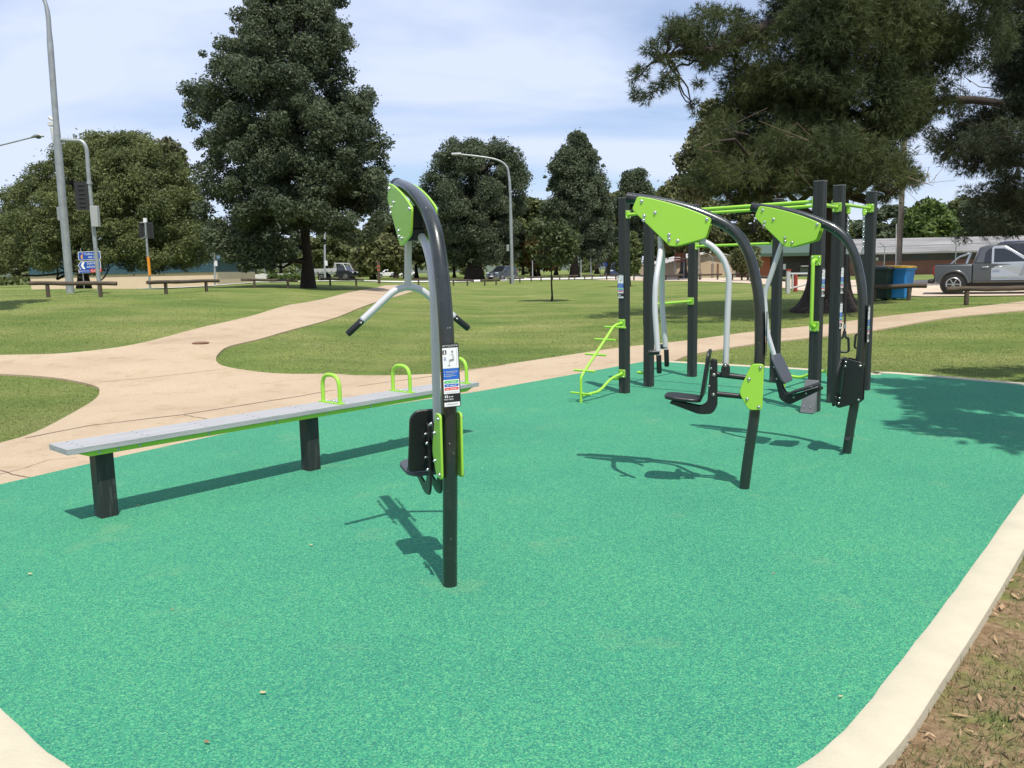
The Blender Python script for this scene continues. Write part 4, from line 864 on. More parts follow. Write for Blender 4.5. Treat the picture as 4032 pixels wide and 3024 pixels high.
m=MB();p=off(147,533,Y,b);m.add([],[]);m.tube([p+Vector((-.28,0,-.06)),p+Vector((-.1,0,0)),p+Vector((.14,0,.03)),p+Vector((.28,0,-.03))],[.06,.13,.14,.06],12,flat=.6);m.build('lamp_head',GALV,t,smooth=60)
m=MB();m.dome(p+Vector((.04,0,-.05)),(0,0,-1),.12,.08);m.build('lens',GLASS,t)
t,b=pole_thing('street_lamp','tall street lamp with a long curved arm in the centre of the park',2017,80,'street lamp');Y=80
m=MB();m.tube(smooth_path([(0,0,-.1),off(2010,800,Y,b),off(2004,690,Y,b),off(1990,648,Y,b),off(1950,626,Y,b),off(1880,614,Y,b),off(1815,607,Y,b)],4),[.15]*4+[.12]*4+[.1]*4+[.08]*13,12);m.build('pole',GALV,t,smooth=50)
m=MB();m.box(off(1797,605,Y,b),(.95,.35,.2));m.build('lamp_head',mat('pale_lamp_housing',(.5,.5,.5),.4),t,bevel=.07)
m=MB();m.box(off(2008,975,Y,b)+Vector((-.2,0,0)),(.25,.2,.6));m.build('control_box',GALV,t,bevel=.01)
def thin_pole(label,px,Y,pytop,name='lamp_post',r=.07,box=None,head=None):
    t,b=pole_thing(name,label,px,Y,'pole','thin poles along the far road');m=MB();m.tube([(0,0,-.1),off(px-(1100-pytop)*.01,pytop,Y,b)],[r,r*.8],8);m.build('post',GALV,t)
    if box: m=MB();m.box(off(px+5,box,Y,b)+Vector((0,-.1,0)),(.3,.15,.55));m.build('box',mat('white_housing',(.6,.6,.58),.4),t)
    if head: m=MB();m.box(off(px+head,pytop-2,Y,b),(abs(head)*Y/FPX*2+.3,.2,.12));m.build('lamp_head',GALV,t)
    return t
thin_pole('thin pole with a white box at the right end of the cream building',846,88,960,box=1036,r=.11)
thin_pole('grey pole standing by the tray of the white and black ute',1280,92,900,r=.13,box=1035)
thin_pole('thin white pole just right of the curved grey arm of the first machine',1684,120,830,r=.06,head=18)
thin_pole('thin pole with a small plate right of the centre lamp',2097,110,1023,r=.08)
thin_pole('thin pale pole beside the trunk of the dark upright tree',2288,112,1020,r=.08)
thin_pole('thin pale pole left of the small blue road sign',2327,112,1015,r=.09)
t,b=pole_thing('post','brown marker post with red reflector bands at the end of the left path',1493,72,'post')
m=MB();m.box((0,0,.9),(.22,.22,2.));m.build('shaft',WOODL,t,bevel=.02);m=MB();m.box((0,0,1.5),(.23,.23,.14));m.box((0,0,1.2),(.23,.23,.14));m.build('reflector',mat('red_brown_band',(.4,.1,.05),.5),t)
t,b=pole_thing('road_sign','three blue road signs on two posts, with a red closed plate, behind the signal mast',352,60,'road sign');Y=60
o=off(353,1012,Y,b);ax=Vector((1,0,.022)).normalized();az=Vector((0,0,1));S=Y/FPX
for x in(-.62,.62): m=MB();m.tube([(o.x+x,.06,-.1),(o.x+x,.06,o.z+.65)],.035,8);m.build('post',GALV,t)
def plate(cx,cy,pts,face=SIGNB,border=True,name='sign_panel'):
    c=off(cx,cy,Y,b);m=MB();m.prism(pts,c,ax,az,(0,-1,0),0,.02,1);q=[(x*.955,y*.9) for x,y in pts];m.poly(c+Vector((0,-.0225,0)),ax,az,q,0);return c,m
c,m=plate(352,1005,_rp([(-.80,-.30),(.80,-.30),(.80,.30),(-.80,.30)],.08,3));c2=c+Vector((0,-.025,0))
m.text('TURN LEFT',.2,c2+ax*.16+az*.1,ax,az,1,1.05);m.text('400 m',.2,c2+ax*.16-az*.12,ax,az,1,1.05);m.poly(c2-ax*.53,ax,az,[(.03,.20),(.11,.2),(.08,.12),(.02,.12)],2);m.poly(c2-ax*.53,ax,az,[(-.06,.07),(.07,.09),(.02,-.1),(.07,-.12),(.06,-.19),(-.05,-.2),(-.09,-.12)],2);m.build('sign_panel',[SIGNB,WHITE,ORNG],t,smooth=0)
c,m=plate(353,1043,[(-.84,0),(-.62,-.30),(.80,-.30),(.80,.30),(-.62,.30)]);c2=c+Vector((0,-.025,0))
m.text('DRIVER',.21,c2+ax*.20+az*.12,ax,az,1,1.1);m.text('REVIVER',.21,c2+ax*.22-az*.12,ax,az,1,1.1);m.poly(c2-ax*.5,ax,az,[(-.13,0),(.0,.25),(.17,.25),(.06,0),(.20,-.25),(.03,-.25)],1);m.build('sign_panel',[SIGNB,WHITE],t,smooth=0)
c,m=plate(354,1065,[(-.80,-.13),(.82,-.13),(.82,.13),(-.80,.13)]);c2=c+Vector((0,-.025,0))
m.text('DRIVER REVIVER',.105,c2-ax*.41,ax,az,1,1.0);m.quad(c2,ax,az,.02,-.12,.85,.13,2);m.text('CLOSED',.2,c2+Vector((0,-.003,0))+ax*.44,ax,az,1,.98);m.build('sign_panel',[SIGNB,WHITE,REDS],t,smooth=0)
t,b=pole_thing('road_sign','small blue road sign on two thin posts, distant, left of the climbing frame',2373,118,'road sign');Y=118
for px in(2363,2386): m=MB();q=off(px,1050,Y,b);m.tube([(q.x,0.05,-.1),(q.x,0.05,q.z+.3)],.05,6);m.build('post',GALV,t)
c=off(2374,1041,Y,b);m=MB();m.prism(_rp([(-.58,-.24),(.58,-.24),(.58,.24),(-.58,.24)],.06,2),c,(1,0,0),(0,0,1),(0,-1,0),0,.03,0);m.build('sign_panel',SIGNB,t,smooth=0)
m=MB();
for k,(w_,z_) in enumerate(((.5,.07),(.3,-.09))): m.quad(c+Vector((.1,-.035,z_)),(1,0,0),(0,0,1),-w_/2,-.04,w_/2,.04)
m.poly(c+Vector((-.38,-.035,0)),(1,0,0),(0,0,1),[(-.05,-.12),(.05,-.12),(.05,.12),(-.05,.12)]);m.build('sign_marks',WHITE,t,smooth=0)
# timber power pole
t,b=pole_thing('power_pole','tall pale timber power pole with a conduit, in front of the brick building',3537,45,'power pole');Y=45
m=MB();m.tube([(0,0,-.2),off(3565,470,Y,b),off(3582,60,Y,b)],[.15,.13,.12],14);m.build('pole',mat('pale_timber',(.25,.22,.18),.9,col2=(.17,.145,.12),vscale=2.,stretch=(6,6,.5)),t,smooth=50)
m=MB();m.tube([(-.17,-.12,0),off(3528,880,Y,b)+Vector((-.03,-.12,0))],.03,8);m.build('conduit',mat('pale_conduit',(.6,.6,.58),.5),t)
m=MB();q=off(3582,90,Y,b);m.box(q+Vector((0,-.15,0)),(2.4,.1,.12));m.build('cross_arm',WOODL,t)
# ------------------------------------------------------------------ buildings and fences
def building_box(t,x0,x1,y0,y1,z0,z1_,m_,name='wall'): m=MB();m.box(((x0+x1)/2,(y0+y1)/2,(z0+z1_)/2),(x1-x0,y1-y0,z1_-z0));return m.build(name,m_,t)
t,b=pole_thing('cream_building','low cream building with a dark teal roof behind the broad round tree',500,92,'building')
xl=off(120,1100,92,b).x;xr=off(853,1100,92,b).x
building_box(t,xl,xr,0,14,-.5,off(800,1071,92,b).z,CREAM);zt0=off(800,1071,92,b).z
m=MB();m.box(((xl+xr)/2,6.9,zt0+.62),(xr-xl+.02,14.1,1.24));m.build('upper_wall',TEAL,t);m=MB();m.add([(xl-.3,-.15,zt0+1.25),(xr+.3,-.15,zt0+1.25),(xr+.3,15,zt0+1.25),(xl-.3,15,zt0+1.25),(xl-.3,-.15,zt0+1.45),(xr+.3,-.15,zt0+1.45),(xr-1,7,zt0+2.2),(xl+1,7,zt0+2.2),(xr+.3,15,zt0+1.45),(xl-.3,15,zt0+1.45)],[(0,1,2,3),(0,1,5,4),(4,5,6,7),(2,3,9,8),(8,9,7,6),(1,2,8,6,5),(3,0,4,7,9)]);m.build('roof',TEAL,t,smooth=0)
t,b=pole_thing('boundary_wall','long low white wall across the road behind the tall dark trunk',985,128,'wall')
m=MB();m.box((0,0,off(985,1096,128,b).z),(13.,.3,1.3));m.build('wall_panel',PALE,t)
for x in(-6,-2,2,6): m=MB();m.box((x,-.02,off(985,1096,128,b).z),(.5,.4,1.5));m.build('pier',PALE,t)
# long brick building at right
t,b=pole_thing('brick_building','long low red brick building with a streaked grey skillion roof, behind the pickup',3750,74,'building');Y=74
xl=off(3380,1060,Y,b).x;xr=xl+38;ze=off(3600,990,Y,b).z
building_box(t,xl,xr,0,9,-1.,ze*.62,BRICK,'wall');building_box(t,xl+.05,xr-.05,.12,8.9,ze*.62,ze,DARKW,'upper_wall')  # upper brick wall coloured dark as the shadow under the eave
m=MB();m.add([(xl-.6,-1.1,ze),(xr,-1.1,ze),(xr,5.,ze+1.35),(xl-.6,5.,ze+1.35),(xl-.6,-1.1,ze-.16),(xr,-1.1,ze-.16),(xr,10,ze+.2),(xl-.6,10,ze+.2)],[(0,1,2,3),(0,1,5,4),(2,3,7,6)]);m.build('roof',ROOFM,t,smooth=0)
for k in range(9): m=MB();m.box((xl+2+k*3.4,.09,ze*.8),(1.4,.06,ze*.24));m.build('window',DARKG,t)
for x in(xl+1.6,xl+3.6): m=MB();m.box((x,-.02,ze*.72),(.22,.05,.25));m.build('wall_light',WHITE,t)
t,b=pole_thing('dark_hall','dark grey hall with a red-orange brick end and small white windows behind the machines',3120,78,'building');Y=78
xl=off(2995,1060,Y,b).x;xm=off(3032,1060,Y,b).x;xr=off(3330,1060,Y,b).x;ze=off(3100,995,Y,b).z
building_box(t,xm,xr,.06,9,-1,ze,DARKW,'wall');building_box(t,xl,xm,0,9,-1,ze*.9,mat('orange_brick',(.36,.11,.06),.9,var=.1),'brick_end')
m=MB();m.add([(xl-.5,-.8,ze),(xr+.5,-.8,ze),(xr+.5,5,ze+1.1),(xl-.5,5,ze+1.1),(xl-.5,-.8,ze-.3),(xr+.5,-.8,ze-.3)],[(0,1,2,3),(0,1,5,4)]);m.build('roof',mat('dark_green_fascia',(.05,.09,.06),.6),t,smooth=0)
for px in(3072,3089):
    q=off(px,1049,Y,b);m=MB();m.box((q.x,.03,q.z),(.24,.06,.5));m.build('window',WHITE,t)
q=off(3170,1046,Y,b);m=MB();m.box((q.x,-.2,q.z),(1.,.5,.06));m.build('awning',PALE,t);m=MB();m.box((q.x,0.03,q.z-.6),(.9,.06,1.0));m.build('roller_door',mat('grey_door',(.13,.14,.15),.5),t)
t,b=pole_thing('tan_shed','tan corrugated shed with a low gable behind the middle machine',2840,92,'shed');Y=92
q=[off(px,py,Y,b) for px,py in((2600,1045),(2600,1100),(2990,1100),(2990,1030),(2800,995))]
m=MB();m.prism([(p.x,max(p.z,-1.)) for p in q],(0,0,0),(1,0,0),(0,0,1),(0,1,0),0,14);m.build('wall',TANW,t,smooth=0)
m=MB();a_,c_,d_=q[0],q[4],q[3]
for p,r_ in((a_,c_),(c_,d_)): m.add([(p.x,-.4,p.z+.05),(r_.x,-.4,r_.z+.05),(r_.x,14.4,r_.z+.05),(p.x,14.4,p.z+.05),(p.x,-.4,p.z+.17),(r_.x,-.4,r_.z+.17),(r_.x,14.4,r_.z+.17),(p.x,14.4,p.z+.17)],[(0,1,2,3),(4,5,6,7),(0,1,5,4),(3,2,6,7)])
m.build('roof',mat('pale_iron_roof',(.5,.47,.43),.5),t,smooth=0)
for k in range(7):
    x=q[0].x+1+k*1.7;m=MB();m.box((x,-.012,(q[0].z-1)/2),(.03,.02,q[0].z+.6));m.build('wall_seam',TANW,t)
t,b=pole_thing('notice_board','rusty red slatted board above the fence gate, beside a climbing frame post',2676,84,'board');Y=84
q=off(2676,1012,Y,b)
for k in range(4): m=MB();m.box((q.x,0,q.z-.36+.24*k),(1.05,.05,.19));m.build('board_slat',mat('rust_board',(.2,.06,.03),.8,var=.1),t)
for x in(-.45,.45): m=MB();m.box((q.x+x,.06,q.z/2+.3),(.07,.06,q.z+.9));m.build('post',GALV,t)
MESH,tt,bs,vv=newmat('chain_link',.5,.4)
bs.inputs['Base Color'].default_value=(.25,.26,.26,1)
wv=N(tt,'ShaderNodeMapping');wv.inputs['Rotation'].default_value=(0,R(45),0);wv.inputs['Scale'].default_value=(9,9,9);L(tt,vv,wv.inputs[0]);ck=N(tt,'ShaderNodeTexBrick');ck.inputs['Scale'].default_value=1.;ck.inputs['Mortar Size'].default_value=.009;ck.inputs['Mortar Smooth'].default_value=0.;ck.offset=0.
sw=N(tt,'ShaderNodeSeparateXYZ');L(tt,wv.outputs[0],sw.inputs[0]);cw=N(tt,'ShaderNodeCombineXYZ');L(tt,sw.outputs[0],cw.inputs[0]);L(tt,sw.outputs[2],cw.inputs[1]);L(tt,cw.outputs[0],ck.inputs['Vector']);L(tt,ck.outputs['Fac'],bs.inputs['Alpha'])
def chain_fence(label,pts,hh=1.9,every=3.2):
    P=[base(*p) for p in pts];t=empty('chain_fence',P[0]);tag(t,label,'fence')
    for i in range(len(P)-1):
        d=P[i+1]-P[i];n=max(1,int(d.length/every));dn=Vector((d.x,d.y,0)).normalized();fn=Vector((dn.y,-dn.x,0))
        for k in range(n+(i==len(P)-2)):
            p=P[i]+d*(k/n)-P[0];m=MB();m.tube([p+Vector((0,0,-.2)),p+Vector((0,0,hh)),p+Vector((0,0,hh))+fn*.28-dn*.25+Vector((0,0,.32))],.035,8);m.build('fence_post',GALV,t)
        a=P[i]-P[0];c=P[i+1]-P[0];m=MB();m.add([a,c,c+Vector((0,0,hh)),a+Vector((0,0,hh))],[(0,1,2,3)]);m.build('wire_mesh',MESH,t,smooth=0)
        m=MB();m.tube([a+Vector((0,0,hh)),c+Vector((0,0,hh))],.022,6);m.build('top_rail',GALV,t)
chain_fence('chain-link fence with cranked posts in front of the brick building',[(3220,62),(3480,60),(3760,56),(4150,52)],2.2,5.2)
chain_fence('chain-link fence with cranked posts in front of the tan shed',[(2590,86),(2720,83),(2990,76)],2.0,2.6)
# white boom gate
t,b=pole_thing('white_gate','white painted pipe gate with a red post, behind the green grab handle',3104,37,'gate');Y=37
WP=mat('white_paint',(.45,.45,.44),.5)
m=MB();m.box((0,0,.45),(.16,.16,1.1));m.build('gate_post',WP,t,bevel=.01);m=MB();m.box((0,0,1.02),(.18,.18,.08));m.build('post_cap',mat('red_paint',(.3,.035,.025),.5),t)
m=MB();q0=off(3108,1110,Y,b);q1=off(3230,1108,Y,b);m.tube([(.08,0,.86),(q1.x,.4,.84)],.045,10);m.tube([(.08,0,.2),(q1.x,.4,.5)],.04,10);m.tube([(.2,0.03,.86),(.2,0.03,.24)],.04,10);m.build('gate_rail',WP,t)
m=MB();q=off(3178,1125,Y,b);m.tube([(q.x,1.5,-.1),(q.x,1.5,.8)],.09,12);m.build('red_post',mat('red_paint',(.3,.035,.025),.5),t)
for k,(px,Y_,lb) in enumerate(((2805,82,'left of two short brown bollards in front of the tan shed'),(2826,82,'right of two short brown bollards in front of the tan shed'))):
    t,b=pole_thing('bollard',lb,px,Y_,'bollard','brown bollards by the shed');m=MB();m.tube([(0,0,-.2),(0,0,1.35)],.11,10);m.build('shaft',mat('brown_bollard',(.2,.09,.04),.8),t);m=MB();m.tube([(0,0,1.35),(0,0,1.4)],[.11,.05],10);m.build('cap',WOODL,t)
# ------------------------------------------------------------------ bins
def bin_(label,px,Y,body,lid,rz,s=1.):
    b=base(px,Y);t=empty('wheelie_bin',b-Vector((0,0,GDROP)),rz);tag(t,label,'rubbish bin','wheelie bins under the pine');t.scale=(s,s,s)
    m=MB();h=.95;lo=(.23,.25);up=(.29,.33)
    m.add([(x*l[0],y*l[1],z) for l,z in((lo,.05),(up,h)) for x,y in((-1,-1),(1,-1),(1,1),(-1,1))],[(3,2,1,0),(4,5,6,7),(0,1,5,4),(1,2,6,5),(2,3,7,6),(3,0,4,7)]);m.build('body',body,t,bevel=.03)
    m=MB();m.box((0,0,h-.02),(.62,.72,.05));m.build('rim',body,t,bevel=.012)
    m=MB();m.add([(-.32,-.38,h+.01),(.32,-.38,h+.01),(.32,.36,h+.01),(-.32,.36,h+.01),(-.28,-.34,h+.07),(.28,-.34,h+.07),(.28,.34,h+.1),(-.28,.34,h+.1)],[(3,2,1,0),(4,5,6,7),(0,1,5,4),(1,2,6,5),(2,3,7,6),(3,0,4,7)]);m.build('lid',lid,t,bevel=.015)
    m=MB();m.tube([(-.27,.42,h),(.27,.42,h)],.02,8);m.build('handle',body,t)
    for x in(-.24,.24):
        m=MB();m.tube([(x-.03,.27,.1),(x+.03,.27,.1)],.1,14);w=m.build('wheel',TYRE,t,smooth=50)
    return t
bin_('dark green wheelie bin beside the blue one, behind the log rail',3487,27.6,mat('dark_green_plastic',(.012,.035,.022),.5),mat('green_lid',(.05,.06,.05),.5),R(25),1.08)
bin_('blue wheelie bin with a yellow lid behind the log rail',3545,27.4,mat('blue_plastic',(.02,.22,.55),.45),mat('yellow_lid',(.75,.42,.03),.45),R(38),1.08)
# ------------------------------------------------------------------ vehicles
def wheel(t,x,y,r,side,wd=.22):
    m=MB();m.tube([(x,y-side*wd*.5,r),(x,y-side*wd*.42,r),(x,y+side*wd*.42,r),(x,y+side*wd*.5,r)],[r*.9,r,r,r*.9],22);o=m.build('wheel',TYRE,t,smooth=40)
    m=MB();yy=y+side*(wd*.5+.004)
    for k in range(6):
        a=k*math.pi/3;c,s=math.cos(a),math.sin(a);p=[(.12,-.045),(.62,-.06),(.62,.06),(.12,.045)];m.add([(x+r*(c*u-s*v),yy,r+r*(s*u+c*v)) for u,v in p],[(0,1,2,3)])
    m.tube([(x,yy-side*.02,r),(x,yy+side*.006,r)],r*.16,12)
    q=[(x+r*.62*math.cos(2*math.pi*k/20),yy,r+r*.62*math.sin(2*math.pi*k/20)) for k in range(21)];m.tube(q,r*.06,6,cap=False);m.build('rim',RIM,o,smooth=40)
def side_panel(t,name,pts,hw,m_,eps=.006,parent=None,sides=(1,-1)):
    for s in sides:
        m=MB();v=[(x,s*(hw(z)+eps),z) for x,z in pts];m.add(v,[tuple(range(len(v)))]);m.build(name,m_,parent or t,smooth=0)
def car(name,label,px,Y,ang,body,cab,Wd,paint,wheels,r,wins,ends,group=None,cat='car',extra=None,scale=1.):
    b=base(px,Y);t=empty(name,b,ang);tag(t,label,cat,group);t.scale=(scale,)*3
    m=MB();m.xzw([(x,z,Wd/2-(.05 if z>.9 else 0)-(.03 if z<.4 else 0)) for x,z in body]);m.build('body',paint,t,bevel=.07,seg=3)
    zc0=min(z for x,z in cab);zc1=max(z for x,z in cab);hw=lambda z:Wd/2-.06-.17*(z-zc0)/(zc1-zc0)
    m=MB();m.xzw([(x,z,hw(z)) for x,z in cab]);m.build('cabin',paint,t,bevel=.05,seg=3)
    for p in wins: side_panel(t,'window',p,hw,GLASS,.008)
    for x0,z0,x1,z1_,nm in ends:
        k=.86;m=MB();d=Vector((z1_-z0,0,-(x1-x0))).normalized()*.012
        if d.x*(1 if x0>0 else -1)<0:d=-d
        m.add([(x0+d.x,-hw(z0)*k,z0+d.z),(x0+d.x,hw(z0)*k,z0+d.z),(x1+d.x,hw(z1_)*k,z1_+d.z),(x1+d.x,-hw(z1_)*k,z1_+d.z)],[(0,1,2,3)]);m.build(nm,GLASS,t,smooth=0)
    for x in wheels:
        for s in(1,-1):
            m=MB();m.tube([(x,s*(Wd/2-.25),r+.02),(x,s*(Wd/2+.004),r+.02)],r*1.17,22);m.build('wheel_arch',DARKG,t,smooth=40);wheel(t,x,s*(Wd/2-.1),r,s)
    if extra: extra(t,Wd,hw)
    return t
def lights(t,Wd,xf,xr,zf,zr):
    for s in(1,-1):
        m=MB();m.box((xf,s*(Wd/2-.28),zf),(.12,.4,.16));m.build('headlight',CLEAR,t,bevel=.03);m=MB();m.box((xr,s*(Wd/2-.14),zr),(.1,.2,.3));m.build('tail_light',REDL,t,bevel=.02)
def suv_extra(t,Wd,hw):
    lights(t,Wd,2.2,-2.16,.82,1.0)
    m=MB();m.box((2.3,0,.66),(.06,1.1,.26));m.build('grille',DARKG,t,bevel=.03);m=MB();m.box((2.3,0,.36),(.08,1.5,.14));m.build('lower_intake',DARKG,t,bevel=.02)
    m=MB();m.tube([(2.345,0,.72),(2.355,0,.72)],.09,14);m.build('badge',CHROME,t);m=MB();m.box((2.345,0,.47),(.02,.4,.1));m.build('number_plate',WHITE,t)
    for s in(1,-1):
        m=MB();m.box((.72,s*(Wd/2+.06),1.02),(.1,.2,.14));m.build('wing_mirror',DARKG,t,bevel=.03);m=MB();m.tube([(.3,s*.62,1.70),(-1.6,s*.62,1.69)],.02,8);m.build('roof_rail',CHROME,t)
        m=MB();m.box((-.2,s*(Wd/2-.03),.9),(.18,.05,.03));m.build('door_handle',CHROME,t)
SUVB=[(2.3,.28),(2.34,.55),(2.26,.86),(1.9,.96),(1.05,1.02),(-2.2,1.06),(-2.28,.6),(-2.22,.28)]
SUVC=[(1.12,1.0),(.25,1.60),(-.1,1.68),(-1.6,1.66),(-1.95,1.5),(-2.2,1.04)]
SUVW=[[(.78,1.06),(.16,1.54),(-.2,1.58),(-.22,1.06)],[(-.3,1.06),(-.3,1.58),(-1.1,1.58),(-1.15,1.06)],[(-1.25,1.08),(-1.2,1.56),(-1.6,1.54),(-1.85,1.1)]]
SUVE=[(1.08,1.03,.26,1.6,'windscreen'),(-2.16,1.1,-1.95,1.5,'rear_window')]
car('parked_car','grey metallic SUV facing left beside the thick trunk beyond the logs',1978,104,R(238),SUVB,SUVC,1.84,carpaint('grey_blue_paint',(.075,.09,.105)),(1.42,-1.35),.36,SUVW,SUVE,extra=suv_extra,scale=1.02)
car('parked_car','small distant white four-wheel drive beyond the left path',1520,190,R(205),SUVB,SUVC,1.84,carpaint('white_paint_car',(.72,.72,.72),.0),(1.42,-1.35),.38,SUVW,SUVE,extra=suv_extra,scale=1.05)
car('parked_car','dark grey four-wheel drive at the right edge behind the pickup',4135,34,R(-24),SUVB,SUVC,1.9,carpaint('dark_grey_paint',(.03,.032,.036)),(1.42,-1.35),.39,SUVW,SUVE,extra=suv_extra,scale=1.1)
SEDB=[(2.3,.28),(2.34,.5),(2.2,.75),(1.1,.9),(-1.5,.95),(-2.25,.9),(-2.3,.45),(-2.2,.28)];SEDC=[(1.15,.88),(.3,1.36),(-.8,1.40),(-1.7,.93)]
car('parked_car','tiny distant white sedan just left of the pull-down machine post',1609,200,R(190),SEDB,SEDC,1.76,carpaint('white_paint_car',(.72,.72,.72),.0),(1.38,-1.32),.32,[[(.8,.95),(.25,1.3),(-.2,1.33),(-.2,.95)],[(-.28,.95),(-.28,1.33),(-.8,1.33),(-1.3,.97)]],[(1.08,.92,.32,1.34,'windscreen'),(-1.62,.97,-.85,1.38,'rear_window')],extra=lambda t,W,h:lights(t,W,2.26,-2.26,.66,.78))
VANB=[(2.3,.3),(2.36,.7),(2.1,1.05),(1.2,1.15),(-2.3,1.15),(-2.35,.3)];VANC=[(1.9,1.1),(1.1,1.85),(.8,1.95),(-2.2,1.95),(-2.33,1.12)]
car('parked_van','dark blue van half hidden by the left climbing frame post',2440,116,R(252),VANB,VANC,1.9,carpaint('dark_blue_paint',(.02,.035,.1)),(1.5,-1.5),.36,[[(1.5,1.2),(1.0,1.78),(.4,1.82),(.4,1.2)],[(.3,1.2),(.3,1.82),(-2.0,1.82),(-2.1,1.2)]],[(1.86,1.15,1.14,1.84,'windscreen')],cat='van',extra=lambda t,W,h:lights(t,W,2.28,-2.3,.85,1.0))
# tray ute
def tray(t,Wd,hw):
    m=MB();m.box((-1.2,0,1.0),(3.1,1.9,.1));
    for s in(1,-1): m.box((-1.2,s*.93,1.2),(3.1,.04,.36))
    m.box((-2.73,0,1.2),(.04,1.9,.36));m.build('tray',WP,t,bevel=.01)
    for s in(1,-1):
        m=MB()
        for x in(-2.5,-1.9,-1.3,-.7,-.1): m.box((x,s*.96,1.02),(.06,.03,.16))
        m.build('tray_latch',DARKG,t)
    m=MB()
    for s in(1,-1): m.tube([(.1,s*.85,1.0),(.3,s*.85,1.95),(.3,-s*.85,1.95)],.06,8);m.tube([(.3,s*.88,1.95),(1.35,s*.85,1.9)],.06,8);m.tube([(.42,s*.9,1.0),(.42,s*.86,1.9)],.06,8);m.tube([(1.35,s*.85,1.9),(1.75,s*.9,1.1)],.06,8)
    m.build('headboard_frame',WP,t);lights(t,Wd,2.4,-2.68,.85,.85)
UTB=[(2.45,.35),(2.5,.6),(2.42,.95),(1.9,1.08),(.42,1.08),(.42,.45),(-2.7,.45),(-2.7,.35)]
t=car('tray_ute','black ute with a white tray and ladder frame beyond the tall dark trunk',1325,98,R(-14),UTB,[(1.9,1.05),(1.35,1.7),(.5,1.74),(.45,1.05)],1.82,carpaint('black_paint',(.012,.013,.015)),(1.6,-1.5),.37,[[(1.65,1.12),(1.25,1.62),(.6,1.65),(.58,1.12)]],[(1.85,1.1,1.37,1.66,'windscreen')],cat='ute',extra=tray)
t,b=pole_thing('banner','red and white banner board behind the black ute',1389,140,'banner');m=MB();q=off(1389,1063,140,b);m.box((0,0,q.z),(1.35,.06,.6));m.build('board',REDS,t)
m=MB()
for x in(-.35,-.05,.2): m.quad((x,-.04,q.z),(1,0,0),(0,0,1),-.08,-.16,.1,.16)
m.build('pale_marks',WHITE,t)
for x in(-.5,.5): m=MB();m.tube([(x,.05,-.2),(x,.05,q.z)],.04,6);m.build('post',GALV,t)
